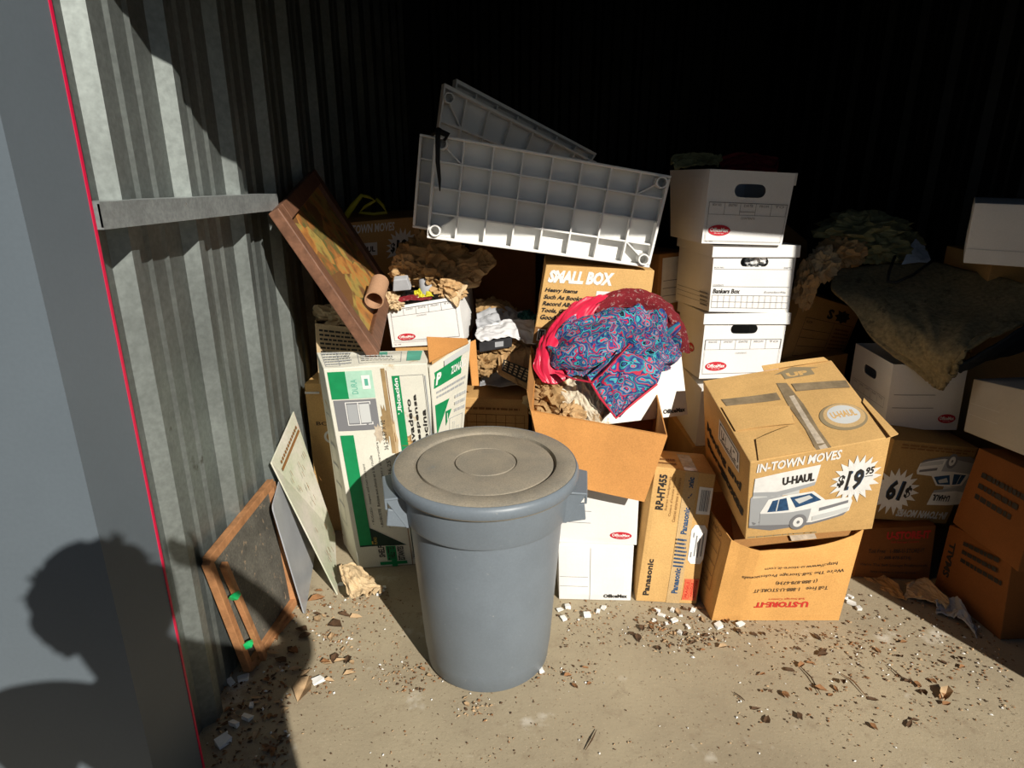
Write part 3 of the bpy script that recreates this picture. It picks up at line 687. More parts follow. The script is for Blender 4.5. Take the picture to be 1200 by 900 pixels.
s.prints('printed_form', 'left', [('B', 'brown_ink', .22, .25, .82, .86, .0025), ('T', 'brown_ink', 'CONTENTS', .25, .90, .8, .955, 180), ('T', 'brown_ink', 'ROOM', .45, .30, .7, .35, 180)] + lines('brown_ink', .24, .8, (.42, .55, .7)))
c = K['ustore']; k = lambda a, b_, f: Vector(c[a]).lerp(Vector(c[b_]), f)
s.flap([k(4, 5, .05) + Vector((0, .02, -.045)), k(4, 5, .97) + Vector((0, .02, -.03)), k(4, 5, .1) + Vector((0, .16, .0)), k(4, 5, .95) + Vector((0, .16, .012))], M['inside'])
b = MB(); b.hexa([k(4, 5, .47) + Vector((0, .012, -.030)), k(4, 5, .66) + Vector((0, .012, -.028)), k(4, 5, .47) + Vector((0, .13, .006)), k(4, 5, .66) + Vector((0, .13, .010)), k(4, 5, .47) + Vector((0, .012, -.029)), k(4, 5, .66) + Vector((0, .012, -.027)), k(4, 5, .47) + Vector((0, .13, .007)), k(4, 5, .66) + Vector((0, .13, .011))])
b.build('clear_tape', M['clear_tape'], s.root)

# the tilted box with the truck
s = Carton('moving_carton', K['uhaul'], 'tan dusty box with white lettering, truck picture and taped top, tilted on the crushed carton', M['tan'], group='moving cartons', dent=.010, bulge=.004, n=14)
s.prints('printed_heading', 'front', [('T', 'white_ink', 'IN-TOWN MOVES', .05, .865, .66, .965, 0, .03, .15)], 'white lettering')
truck(s, 'front', .02, .09, .80, .86)
burst(s, 'front', .79, .62, .19, .27)
s.prints('printed_rule', 'front', greek('faint_ink', .02, .015, .6, .05, 1, 3, .9))
s.prints('printed_emblem', 'left', [('R', 'white_ink', .42, .68, .83, .92), ('R', 'black_ink', .44, .70, .81, .90), ('R', 'white_ink', .455, .715, .795, .885), ('T', 'black_ink', 'U-HAUL', .48, .75, .77, .85, 0, .04), ('R', 'black_ink', .48, .725, .77, .74)], 'white emblem with black letters')
s.prints('printed_lettering', 'left', [('T', 'black_ink', 'Moving and', .10, .45, .88, .60, 0, .05, .1), ('T', 'black_ink', 'Storage', .10, .26, .62, .40, 0, .05, .1), ('T', 'black_ink', 'Boxes', .45, .24, .95, .38, 0, .05, .1)])
# taped seam, loose flap and torn patches of its top
s.prints('tape_strip', 'top', [('P', 'tape_dusty', [(.47, 0), (.58, 0), (.575, .2), (.59, .5), (.57, .78), (.50, .80), (.485, .5), (.49, .22)]), ('P', 'clear_tape', [(.50, 0), (.555, 0), (.55, .3), (.565, .62), (.53, .62), (.515, .3)])], 'wrinkled packing tape')
s.prints('tape_strip', 'top', [('P', 'tape_dusty', [(.06, .63), (.46, .60), (.46, .69), (.05, .72)]), ('P', 'tape_dusty', [(.08, .36), (.44, .30), (.47, .40), (.40, .42), (.08, .45)]), ('P', 'tape_dusty', [(.60, .66), (.98, .60), (.99, .70), (.60, .76)])], 'old tape across the flaps')
s.prints('printed_arrow', 'top', [('P', 'faint_ink', [(.58, .83), (.58, .91), (.52, .91), (.69, .985), (.87, .92), (.81, .92), (.81, .84)]), ('T', 'tan', 'UP', .61, .85, .77, .91, 0, .05)], 'faded arrow')
s.prints('printed_seal', 'top', [('O', 'faint_ink', .79, .28, .165, .145), ('O', 'tan_dusty', .80, .29, .145, .128), ('O', 'pale_ink', .80, .30, .115, .10), ('T', 'tan', 'U-HAUL', .71, .27, .89, .34, 0, .04)], 'pale round seal')
def topP(u, v, o=.004): return s.P('top', u, v, o)
s.flap([topP(.06, .0, .003), topP(.47, .0, .003), topP(.12, .20, .004), topP(.42, .27, .012)], M['tan'], 'loose_flap', .003, .003)
s.flap([topP(.02, .33, .003), topP(.44, .30, .004), topP(.02, .62, .003), topP(.47, .47, .016)], M['tan'], 'loose_flap', .003, .004)
s.flap([topP(.985, -.02, .008), topP(1.05, .0, .006), topP(.985, .40, .003), topP(1.015, .45, .003)], M['tan'], 'edge_flap', .003, .0)
s.flap([topP(.47, .985, .004), topP(.97, .985, .004), topP(.47, 1.035, .012), topP(.95, 1.03, .008)], M['tan'], 'edge_flap', .003, .002)

# tall box with the strip of tape
s = Carton('moving_carton', K['pana'], 'tall narrow tan box with black lettering set upright and a white address label', M['tan'], group='moving cartons', dent=.008, n=14)
s.prints('printed_model', 'front', [('T', 'black_ink', 'RP-HT455', .09, .70, .22, .955, 90, .04)])
s.prints('printed_words', 'front', [('T', 'brown_ink', 'Stereo Headphones', .25, .70, .295, .945, 90), ('T', 'brown_ink', "Casque d'écoute stéréo", .325, .66, .37, .945, 90), ('T', 'brown_ink', 'Cascos estereos auriculares', .40, .62, .445, .945, 90)])
s.prints('printed_name', 'front', [('T', 'black_ink', 'Panasonic', .10, .05, .20, .33, 90, .035)])
s.prints('tape_strip', 'front', [('R', 'tan_dusty', .50, .0, .72, 1.0)] + [('T', 'blue_ink', 'Panasonic', .56, y, .66, y + .20, 90, .04) for y in (.76, .54, .08)] + greek('blue_ink', .52, .28, .70, .52, 8, 5, .8), 'packing tape with blue lettering')
s.prints('address_label', 'front', [('P', 'white_ink', [(.74, .35), (.80, .32), (.96, .32), (1.0, .36), (1.0, .58), (.94, .62), (.78, .62), (.73, .58)])] + [('R', 'grey_ink', .77 + .055 * i, .37 + .01 * (i % 2), .79 + .055 * i, .56 - .02 * (i % 3)) for i in range(4)], 'white label with dark handwriting-like lines')
s.prints('barcode_label', 'front', [('R', 'white_ink', .76, .70, .985, .90)] + [('R', 'grey_ink', .80 + x, .725, .80 + x + w_, .88) for x, w_ in ((0, .012), (.02, .006), (.034, .012), (.056, .006), (.07, .016), (.096, .006), (.112, .012), (.134, .008))], 'white barcode label')
s.prints('warning_sticker', 'front', [('R', 'orange_sticker', .75, .03, .985, .20), ('B', 'dull_red_ink', .765, .04, .85, .19, .0015), ('T', 'dull_red_ink', 'FRAGILE', .785, .05, .83, .18, 90, .03), ('T', 'dull_red_ink', 'HANDLE', .865, .06, .905, .17, 90, .03), ('T', 'dull_red_ink', 'WITH CARE', .925, .05, .965, .19, 90, .03)], 'orange fragile sticker')
s.prints('printed_rule', 'top', greek('brown_ink', .05, .15, .42, .5, 2, 8, .9))
s.prints('clear_tape', 'top', [('R', 'clear_tape', .48, .0, .70, .8)])

# two white file boxes on the floor behind the trash can
s = Carton('file_box', K['low2'], 'white file box on the concrete beside the trash can, lower of its two', M['white'], group='white file boxes')
s.prints('printed_lettering', 'front', [('T', 'black_ink', 'OfficeMax', .62, .055, .95, .125, 0, .04)] + lines('grey_ink', .02, .40, (.43, .26)) + [('R', 'pale_ink', .43, .02, .437, .96)])
s = Carton('file_box', K['low1'], 'white file box with a red oval, stacked on the lower one beside the trash can', M['white'], group='white file boxes')
s.prints('printed_lines', 'front', lines('grey_ink', .02, .42, (.56, .36)))
s.prints('printed_logo', 'front', logo(.80, .17, .135, .065), 'red oval emblem')

# open carton with its front flap hanging down
A = at(622, 481, Y=2.13); B_ = at(782, 510, Y=2.085)
bk = Vector((.03, .36, 0)); dz = Vector((0, 0, .475))
def fl(v): return Vector((v.x, v.y, .475))
OK = [fl(A) + Vector((.03, .02, 0)), fl(B_) + Vector((-.04, .05, 0)), fl(A) + bk, fl(B_) + bk, A, B_, A + bk + Vector((0, 0, .06)), B_ + bk + Vector((0, 0, .04))]
s = Carton('moving_carton', OK, 'open orange brown carton with its front flap hanging over the white file boxes', M['orange'], group='moving cartons', skip=('top',), dent=.006)
s.flap([at(640, 562, Y=2.075), at(755, 588, Y=2.04), A + Vector((0, -.004, 0)), B_ + Vector((0, -.004, 0))], M['orange'], 'front_flap', .004, .006)
s.flap([A, A + bk + Vector((0, 0, .06)), A + Vector((-.012, 0, .07)), A + bk + Vector((-.02, 0, .12))], M['inside'], 'side_flap')

# white file box tipped in the open carton
s = Carton('file_box', K['omt'], 'tipped white stained file box holding the bright clothes, inside the open carton', M['white_stain'], group='white file boxes', skip=('top',), dent=.008)
s.prints('printed_lettering', 'front', [('T', 'black_ink', 'OfficeMax', .70, .05, .97, .115, 0, .04)])
drape('crumpled_paper', [[(662, 440, 2.35), (690, 442, 2.33), (710, 446, 2.32)], [(658, 455, 2.31), (688, 458, 2.28), (712, 464, 2.265)], [(664, 476, 2.25), (690, 479, 2.235), (710, 478, 2.24)], [(680, 494, 2.21), (698, 494, 2.21), (712, 491, 2.22)]], M['stained'], amp=.018, freq=(3.5, 3), seed=4, mode='crumple', smooth=False)
tag(scene.collection.objects[-1], 'stained tan paper crumpled against the tipped file box', 'paper', 'crumpled packing paper')
for i, (px, py, Y, r_, mk, lab) in enumerate([(645, 470, 2.30, .075, 'kraft_dark', 'dark brown paper wad in the corner of the open carton'), (668, 487, 2.22, .05, 'kraft', 'small brown paper wad behind the hanging flap'), (648, 448, 2.36, .06, 'kraft_dark', 'shaded paper wad under the red satin')]):
    tag(wad('paper_wad', at(px, py, Y=Y), r_, M[mk], 20 + i), lab, 'paper', 'crumpled packing paper')

# small box behind the clothes
s = Carton('moving_carton', K['small'], 'tan leaning carton with bold white heading, behind the bright clothes', M['tan'], group='moving cartons', dent=.006)
s.prints('printed_heading', 'front', [('T', 'white_ink', 'SMALL BOX', .04, .79, .64, .95, 0, .06, .15)], 'white lettering')
s.prints('printed_lettering', 'front', [('T', 'black_ink', a, .03, .66 - .085 * i, .03 + w_, .725 - .085 * i, 0, .035, .2) for i, (a, w_) in enumerate([('Heavy Items', .30), ('Such As Books,', .36), ('Record Albums,', .36), ('Tools, Canned', .34), ('Goods', .155)])])
s.prints('printed_band', 'front', [('R', 'brown_ink', .0, .0, 1, .22), ('R', 'white_ink', .03, .04, .1, .19), ('R', 'black_ink', .04, .05, .09, .18), ('T', 'white_ink', 'U', .052, .07, .08, .16)])
s.prints('white_label', 'front', [('R', 'white_ink', .50, .52, .80, .72), ('T', 'grey_ink', 'Tools', .62, .66, .75, .71)], 'white paper label')
# carton that carries it
s = Carton('moving_carton', boxK(.10, .54, 2.70, 3.0, .42, .82, 0, .008, 3), 'brown carton buried beneath the leaning carton with the white heading', M['brown'], group='moving cartons')
s = Carton('moving_carton', boxK(.08, .54, 2.70, 3.0, 0, .41, 0, .008, 4), 'brown carton on the concrete under the buried carton', M['brown'], group='moving cartons')

# ---------------------------------------------------------------- bright clothes
tag(drape('satin_garment', [[(653, 372, 2.50), (682, 350, 2.54), (718, 345, 2.56)], [(637, 394, 2.44), (660, 374, 2.46), (702, 358, 2.51)], [(627, 418, 2.36), (648, 398, 2.39), (690, 380, 2.46)], [(625, 431, 2.33), (648, 424, 2.335), (678, 412, 2.38)], [(636, 448, 2.30), (653, 450, 2.29), (676, 438, 2.33)]], M['satin_red'], amp=.010, freq=(5, 2.2), seed=2), 'shiny red satin garment spilling over the tipped box', 'clothes', 'bright clothes')
tag(drape('knitted_garment', [[(690, 354, 2.55), (735, 338, 2.57), (778, 350, 2.55), (801, 380, 2.47), (808, 414, 2.38)], [(694, 360, 2.51), (736, 345, 2.53), (772, 357, 2.50), (794, 384, 2.43), (803, 413, 2.36)], [(700, 368, 2.52), (736, 360, 2.53), (766, 370, 2.50), (783, 394, 2.43), (795, 412, 2.36)]], M['knit'], amp=.006, freq=(9, 2), seed=5), 'red ribbed knit with white flecks along the top of the clothes pile', 'clothes', 'bright clothes')
g = drape('paisley_garment', [[(672, 372, 2.48), (705, 362, 2.51), (738, 358, 2.53), (772, 364, 2.50), (792, 386, 2.43)], [(650, 392, 2.40), (690, 382, 2.42), (735, 376, 2.44), (776, 382, 2.41), (800, 402, 2.36)], [(641, 415, 2.34), (685, 405, 2.31), (733, 397, 2.33), (775, 405, 2.33), (797, 417, 2.32)], [(650, 434, 2.30), (688, 430, 2.25), (735, 420, 2.27), (774, 424, 2.28), (793, 424, 2.30)], [(666, 443, 2.29), (690, 446, 2.25), (735, 440, 2.26), (772, 436, 2.27), (790, 430, 2.29)]], M['paisley'], nu=96, nv=72, amp=.032, freq=(2.4, 1.9), seed=11)
tag(g, 'blue, teal and red paisley cloth heaped over the tipped box, one corner hanging', 'clothes', 'bright clothes')
gl = Vector(g.location)
hcn = drape('hanging_corner', [[(688, 440, 2.235), (732, 412, 2.25), (775, 434, 2.26)], [(697, 458, 2.205), (729, 444, 2.215), (768, 452, 2.22)], [(710, 476, 2.18), (727, 467, 2.185), (746, 468, 2.19)], [(720, 489, 2.16), (723, 489, 2.16), (727, 488, 2.16)]], M['paisley'], g, amp=.010, freq=(4, 1.2), seed=13)
b = MB(); pts = [at(x, y, Y=z) for x, y, z in [(652, 436, 2.285), (672, 444, 2.235), (693, 448, 2.205), (706, 437, 2.205), (722, 420, 2.22), (736, 405, 2.235)]]
for p, q in zip(pts, pts[1:]): b.bar(p, q + (q - p) * .12, .004, .026, (0, -1, .2))
bevel(b.build('hem', M['hem_red'], g), .002)
b = MB(); b.tube([at(x, y, Y=z) for x, y, z in [(690, 444, 2.22), (703, 466, 2.185), (722, 490, 2.15), (745, 470, 2.18), (770, 450, 2.215)]], .004, 6)
b.build('hem', M['hem_red'], hcn)

# ---------------------------------------------------------------- stack of white file boxes
s = Carton('file_box', K['bA'], 'open white file box topping the tall white stack, half in shade', M['white'], group='white file boxes', skip=('top',), holes={'front': (.50, .735, .37, .185)})
s.prints('printed_form', 'front', form(.035, .40, .97, .565, 5) + [('R', 'grey_ink', .41, .445, .59, .452), ('T', 'grey_ink', 'CONTENTS', .43, .345, .60, .375)] + [('B', 'grey_ink', .03, .04, .975, .57, .0012)])
s.prints('printed_logo', 'front', logo(.195, .185, .135, .075), 'red oval emblem')
s.prints('printed_note', 'front', [('T', 'grey_ink', 'No. 4300', .04, .022, .13, .04)])
c = K['bA']; u_ = Vector(c[5]); s.flap([u_ + Vector((-.01, .004, -.045)), u_ + Vector((.012, .02, -.045)), u_ + Vector((-.01, .004, .0)), u_ + Vector((.014, .02, .0))], M['white'], 'torn_corner')
s = Carton('file_box', K['bB'], 'white file box with a lid and printed grid, second from top of the tall stack', M['white'], group='white file boxes', holes={'front': (.50, .80, .34, .15)}, skip=('top',))
s.lid()
s.prints('printed_form', 'front', [('R', 'grey_ink', .02, .685, .97, .69), ('T', 'grey_ink', 'BOX NO.', .02, .70, .14, .725), ('T', 'grey_ink', 'DEPT.', .87, .70, .96, .725), ('T', 'grey_ink', 'CONTENTS', .02, .42, .15, .445), ('R', 'grey_ink', .02, .41, .97, .415)] +
         [('R', 'grey_ink', .02, v, .97, v + .005) for v in (.07, .165, .27)] + [('R', 'grey_ink', .02 + .0731 * i, .07, .0235 + .0731 * i, .275) for i in range(14)])
s.prints('printed_heading', 'front', [('T', 'black_ink', 'Bankers Box', .025, .30, .36, .375, 0, .03, .2), ('T', 'grey_ink', 'EconoStor/File', .66, .315, .93, .345, 0, 0, .2)])
s.prints('printed_rule', 'left', lines('grey_ink', .05, .98, (.27, .2, .12), .006) + greek('grey_ink', .76, .06, .97, .32, 4, 5, .8))
wd = wad('paper_wad', at(885, 304, Y=2.72), .05, M['paper_white'], 31); tag(wd, 'pale paper showing through the hand hole of the lidded box with a grid', 'paper')
s = Carton('file_box', K['bC'], 'white lidded file box with a red oval, third from top of the tall stack', M['white'], group='white file boxes', holes={'front': (.49, .80, .33, .155)}, skip=('top',))
s.lid()
s.prints('printed_form', 'front', form(.03, .47, .97, .63, 5) + [('T', 'grey_ink', 'CONTENTS', .42, .40, .56, .425), ('B', 'grey_ink', .03, .08, .97, .64, .0012)])
s.prints('printed_logo', 'front', logo(.195, .20, .135, .075), 'red oval emblem')
s.prints('printed_logo', 'left', logo(.62, .42, .12, .07), 'red oval emblem')
s = Carton('file_box', boxK(.77, 1.09, 2.635, 3.01, .395, .65, .03, .005, 9), 'white file box low in the tall stack, mostly hidden by the tilted truck-picture box', M['white'], group='white file boxes')
s = Carton('moving_carton', boxK(.75, 1.12, 2.63, 3.02, 0, .39, .03, .006, 10), 'brown carton at the foot of the tall white stack', M['brown'], group='moving cartons')
tag(drape('folded_towel', [[(789, 186, 2.98), (815, 184, 2.98), (846, 184, 2.98)], [(788, 190, 2.93), (815, 188, 2.93), (846, 187, 2.93)], [(789, 200, 2.86), (818, 197, 2.84), (843, 197, 2.82)]], M['green_paper'], amp=.014, freq=(3, 3), seed=3, mode='crumple', smooth=False), 'greenish crumpled paper lying on the topmost white file box', 'paper')
tag(drape('red_cloth', [[(840, 186, 3.10), (872, 179, 3.15), (912, 186, 3.15)], [(845, 196, 3.05), (878, 190, 3.06), (912, 194, 3.05)], [(850, 202, 2.96), (880, 202, 2.95), (910, 203, 2.95)]], M['dark_red_cloth'], amp=.012, freq=(3, 3), seed=8), 'dark red cloth heaped in the topmost white file box', 'cloth')
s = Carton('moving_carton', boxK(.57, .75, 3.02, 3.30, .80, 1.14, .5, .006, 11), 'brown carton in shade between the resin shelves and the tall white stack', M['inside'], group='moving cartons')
s.prints('white_label', 'front', [('R', 'white_ink', .1, .35, .7, .95)] + lines('grey_ink', .15, .65, (.45, .55, .65)))
s = Carton('moving_carton', boxK(.56, .80, 3.02, 3.34, 0, .795, .2, .006, 12), 'tall brown carton in the dark gap behind the bright clothes', M['brown'], group='moving cartons')

# ---------------------------------------------------------------- white resin shelves
def shelf(name, BL, BR, TL, TR, label, depth=.055, cols=8, rows=4, sockets=True):
    BL, BR, TL, TR = map(Vector, (BL, BR, TL, TR))
    n = ((BR - BL).cross(TL - BL)).normalized()          # towards the viewer
    if n.y > 0: n = -n
    r = empty(name, (BL + BR) / 2, label, 'shelf', 'resin shelves')
    def q(u, v, d=0): return BL * (1 - u) * (1 - v) + BR * u * (1 - v) + TL * (1 - u) * v + TR * u * v - n * d
    def slab(b, u0, v0, u1, v1, d0, d1): b.hexa([q(u0, v0, d1), q(u1, v0, d1), q(u0, v0, d0), q(u1, v0, d0), q(u0, v1, d1), q(u1, v1, d1), q(u0, v1, d0), q(u1, v1, d0)])
    b = MB(); slab(b, .005, .005, .995, .995, depth - .004, depth)
    bevel(b.build('panel', M['plastic_white'], r), .002)
    b = MB(); e = .012; ev = .028
    slab(b, 0, 0, 1, ev, 0, depth); slab(b, 0, 1 - ev, 1, 1, 0, depth); slab(b, 0, ev, e, 1 - ev, 0, depth); slab(b, 1 - e, ev, 1, 1 - ev, 0, depth)
    bevel(b.build('rim', M['plastic_white'], r), .003)
    for i in range(1, cols):
        u = i / cols; b = MB(); slab(b, u - .0035, ev, u + .0035, 1 - ev, .012, depth - .002); b.build('rib', M['plastic_white'], r)
    for j in range(1, rows):
        v = j / rows; b = MB(); slab(b, e, v - .009, 1 - e, v + .009, .014, depth - .002); b.build('rib', M['plastic_white'], r)
    if sockets:
        L, Hh = (BR - BL).length, (TL - BL).length
        for u, v in ((.035, .085), (.965, .085), (.035, .915), (.965, .915)):
            b = MB(); ax = (BR - BL).normalized(); ay = n.cross(ax); c0 = q(u, v); R1, R2 = .021, .016; N_ = 24; v_ = []
            for R_, d_ in ((R1, depth), (R1, -.012), (R2, -.012), (R2, depth - .006)):
                for i in range(N_): a = 2 * PI * i / N_; v_.append(c0 - n * d_ + ax * R_ * math.cos(a) + ay * R_ * math.sin(a))
            b.add(v_, [(k * N_ + i, k * N_ + (i + 1) % N_, (k + 1) * N_ + (i + 1) % N_, (k + 1) * N_ + i) for k in range(3) for i in range(N_)] + [tuple(3 * N_ + i for i in range(N_))])
            so_ = b.build('socket', M['plastic_white'], r, smooth=False)
            b = MB(); u2, v2 = (1 / cols if u < .5 else 1 - 1 / cols), (1 / rows if v < .5 else 1 - 1 / rows)
            p, g_ = q(u, v, .018), q(u2, v2, .018); di = (g_ - p).normalized(); b.bar(p + di * .02 - n * .015, g_ - n * .015, .0045, .034, n); b.build('gusset', M['plastic_white'], so_)
    return r
TL, TR, BR, BL = at(509, 156, Y=2.60), at(787, 206, Y=2.60), at(761, 314, Y=2.575), at(500, 279, Y=2.575)
shelf('resin_shelf', BL, BR, TL, TR, 'front white resin shelf on edge, ribbed underside facing out, lower strip sunlit')
d2 = Vector((-.062, .075, .0)); shelf('resin_shelf', BL + d2 + Vector((0, 0, .03)), BR + d2 + Vector((0, .03, 0)), TL + d2, TR + d2 + Vector((0, .03, -.01)), 'white resin shelf directly behind the front one, only its end showing', sockets=False)
shelf('resin_shelf', at(500, 262, Y=2.86), at(640, 268, Y=3.02), at(521, 97, Y=2.90), at(700, 190, Y=3.1), 'shaded white resin shelf rising behind the others at a steep slant', rows=4, cols=7)
d3 = Vector((.0, .07, .02)); shelf('resin_shelf', at(515, 262, Y=2.95), at(640, 268, Y=3.12), at(535, 92, Y=2.99), at(700, 180, Y=3.2), 'hindmost dark resin shelf, a thin edge above the slanting one', sockets=False, cols=7)
b = MB(); b.tube([at(x, y, Y=z) for x, y, z in [(522, 158, 2.60), (514, 153, 2.565), (513, 160, 2.545), (513, 190, 2.545), (515, 210, 2.545), (515.5, 224, 2.545)]], [.008, .012, .009, .008, .006, .002], 8)
b.tube([at(x, y, Y=z) for x, y, z in [(506, 158, 2.60), (515, 152, 2.57), (526, 157, 2.59), (521, 164, 2.57)]], .006, 8)
tag(set_origin(b.build('cord', M['black_strap'], smooth=True)), 'black frayed cord tied to the corner of the front resin shelf', 'cord')

# ---------------------------------------------------------------- white and green shelf carton, on the wall side
DK = [Vector(p) for p in K['dura']]
DK[2] = at(403, 640, Y=2.50); DK[2].z = .002; DK[6] = at(371, 413, Y=2.37)
s = Carton('shelf_carton', DK, 'tall white and green printed shelf carton, stained, behind the trash can', M['cream'], 'box', dent=.010, bulge=.002, n=16)
GR = 'green_ink'
s.prints('printed_band', 'front', [('R', GR, .03, .865, .20, .985), ('R', 'pale_green_ink', .20, .865, .46, .985), ('T', 'teal_ink', 'DURA', .24, .885, .30, .95, 90), ('R', 'white_ink', .35, .905, .43, .965), ('R', 'teal_ink', .375, .92, .41, .95),
    ('R', GR, .05, .13, .185, .70)])
s.prints('printed_picture', 'front', [('R', 'grey_ink', .04, .72, .46, .86), ('B', 'white_ink', .15, .745, .40, .85, .003), ('R', 'mid_ink', .165, .755, .265, .84), ('R', 'pale_ink', .285, .755, .385, .84), ('R', 'white_ink', .27, .75, .28, .845)])
s.prints('printed_name', 'front', [('T', 'white_ink', 'DURASHELF', .075, .165, .155, .36, 90, .04)], 'white lettering on green')
s.prints('printed_triangle', 'front', [('P', 'dark_green_ink', [(.05, .12), (.05, .17), (.12, .24), (.56, .12)]), ('T', 'gold_ink', 'P', .10, .13, .20, .185, 90, .06, .3), ('T', 'gold_ink', 'PLANO', .21, .13, .245, .17, 90)], 'dark triangle with a gold letter')
s.prints('printed_lettering', 'front', [('T', 'black_ink', '• RUGGED   Impact and rust resistant', .225, .24, .255, .56, 90), ('T', 'black_ink', '• ROBUSTE  Résiste aux chocs et à la rouille', .31, .225, .34, .60, 90), ('T', 'black_ink', '• FUERTE   Resistente a los golpes y al herrumbre', .395, .22, .425, .66, 90),
    ('T', 'black_ink', '14.25" x 34.25" x 36.25"', .475, .26, .515, .58, 90), ('T', 'black_ink', '36.2 X 87 X 92', .475, .62, .515, .76, 90)])
s.prints('printed_words', 'front', [('T', 'black_ink', 'SHELF', .24, .055, .31, .12, 90, .03), ('R', GR, .325, .035, .435, .118), ('T', 'black_ink', 'TABLETTES', .34, .04, .42, .115, 90, .03), ('T', 'black_ink', 'ESTANTES', .45, .035, .52, .115, 90, .03), ('R', GR, .24, .012, .54, .03), ('R', GR, .37, .0, .43, .045), ('T', 'grey_ink', '298320', .60, .035, .63, .08, 90)])
s.prints('printed_panel', 'front', [('B', 'grey_ink', .645, .30, .955, .955, .0015), ('R', GR, .645, .58, .72, .955), ('T', 'white_ink', 'Ubicación', .66, .78, .70, .945, 90, .03), ('R', 'dark_green_ink', .62, .045, .73, .26), ('T', 'white_ink', 'Storage IDEAS!', .65, .06, .70, .24, 90, .03), ('R', 'mid_ink', .965, .35, .975, .95)] +
    [('T', 'black_ink', a, x, .56, x + .045, .56 + h, 90, .02) for a, x, h in (('• Lavadero', .755, .29), ('• Despensa', .825, .31), ('• Cocina', .895, .24))] + [('R', 'black_ink', .78, .05, .79, .20), ('R', 'grey_ink', .83, .06, .838, .22)])
s.prints('stain', 'front', [('S', 'tape', .52, .74, .045, .10, 9), ('S', 'kraft_pale', .59, .66, .035, .12, 7), ('S', 'clear_tape', .44, .70, .05, .05, 8)])
s.prints('torn_patch', 'front', [('S', 'kraft_dark', .715, .64, .075, .055, 7), ('S', 'tan', .70, .64, .058, .043, 8), ('R', 'brown_ink', .655, .65, .74, .653), ('R', 'brown_ink', .655, .63, .74, .633), ('S', 'kraft_dark', .69, .565, .04, .03, 6), ('S', 'tan', .69, .57, .025, .02, 6)], 'torn patch showing the flutes')
s.prints('seam', 'front', [('R', 'brown_ink', .592, .0, .600, .98), ('R', 'tape', .545, .60, .585, .99)])
s.prints('printed_side', 'left', [('B', 'grey_ink', .3, .2, .7, .75, .003)] + lines('mid_ink', .32, .68, (.3, .4, .5, .6)))
s.prints('printed_top', 'top', [('B', 'mid_ink', .03, .1, .17, .9, .002), ('B', 'mid_ink', .35, .15, .75, .85, .002), ('R', 'teal_ink', .45, .55, .62, .92), ('R', 'teal_ink', .80, .2, .93, .9)] + greek('mid_ink', .04, .15, .30, .85, 5, 4, .9) + greek('pale_ink', .38, .2, .7, .5, 3, 6, .9))
# brown inner flap and the printed end flap folded back
s.flap([at(503, 425, Y=2.24), at(549, 402, Y=2.46), at(500, 395, Y=2.40), at(547, 397, Y=2.50)], M['orange'], 'inner_flap', .004)
F0, F1, F2, F3 = at(514, 560, Y=2.26), at(538, 560, Y=2.46), at(503, 430, Y=2.245), at(551, 398, Y=2.49)
e = Carton.__new__(Carton); e.__dict__.update(s.__dict__); nrm = Vector((.006, .008, 0))
e.K = [F0, F1, F0 + nrm, F1 + nrm, F2, F3, F2 + nrm, F3 + nrm]; e.bulge = e.dent = .002; e.warp = None; e.holes = {}
fo = sheet('end_flap', [F0, F1, F2, F3], M['cream'], s.root, t=.004)
e.prints('printed_logo', 'front', [('P', GR, [(.02, .80), (.02, .93), (.98, .93), (.98, .80)]), ('T', 'white_ink', 'P', .10, .82, .25, .91, 0, .05, .3), ('T', 'white_ink', 'ZONAKO', .50, .835, .92, .895, 0, .03), ('P', GR, [(.05, .40), (.05, .66), (.45, .66)]), ('P', GR, [(.33, .45), (.33, .57), (.52, .57)]), ('R', 'white_ink', .37, .49, .39, .55)], 'green and white emblem', fo)
e.prints('printed_lines', 'front', greek('mid_ink', .1, .70, .95, .78, 2, 4, .9) + [('B', 'mid_ink', .45, .02, .9, .50, .002), ('B', 'pale_ink', .55, .06, .62, .46, .002), ('B', 'pale_ink', .70, .06, .78, .42, .002)] + greek('pale_ink', .60, .52, .97, .68, 3, 9, .9) + [('R', 'pale_ink', .3, .94, .95, .985)], parent=fo)
# crumpled brown paper at its foot
tag(drape('crumpled_paper', [[(400, 656, 2.20), (420, 662, 2.20), (440, 672, 2.20)], [(397, 668, 2.15), (420, 676, 2.13), (444, 684, 2.14)], [(402, 682, 2.11), (420, 690, 2.09), (446, 692, 2.11)], [(412, 694, 2.09), (424, 697, 2.07), (438, 698, 2.08)]], M['kraft_pale'], amp=.016, freq=(3, 3), seed=14, mode='crumple', smooth=False, nu=30, nv=26), 'pale brown paper crumpled at the foot of the white and green carton', 'paper', 'crumpled packing paper')

# ---------------------------------------------------------------- things leaning on the wall
# framed picture
TLp, Bp, TRp, BRp = Vector((-.778, 2.30, 1.397)), Vector((-.479, 2.30, .892)), Vector((-.838, 3.0, 1.494)), Vector((-.54, 3.0, .985))
r = empty('framed_picture', (Bp + BRp) / 2, 'brown framed painting with orange and green patches, leaning on the ribbed wall', 'picture')
nn = (Bp - TLp).cross(TRp - TLp).normalized(); nn = nn if nn.x > 0 else -nn
def pq(u, v, d): return TLp + (Bp - TLp) * u + (TRp - TLp) * v + nn * d
def slabp(u0, v0, u1, v1, d0, d1, name, m):
    b = MB(); b.hexa([pq(u0, v0, d0), pq(u1, v0, d0), pq(u0, v1, d0), pq(u1, v1, d0), pq(u0, v0, d1), pq(u1, v0, d1), pq(u0, v1, d1), pq(u1, v1, d1)])
    return bevel(b.build(name, m, r), .004)
slabp(.0, .0, 1, .085, -.028, .014, 'frame_rail', M['wood_brown']); slabp(.0, .915, 1, 1, -.028, .014, 'frame_rail', M['wood_brown'])
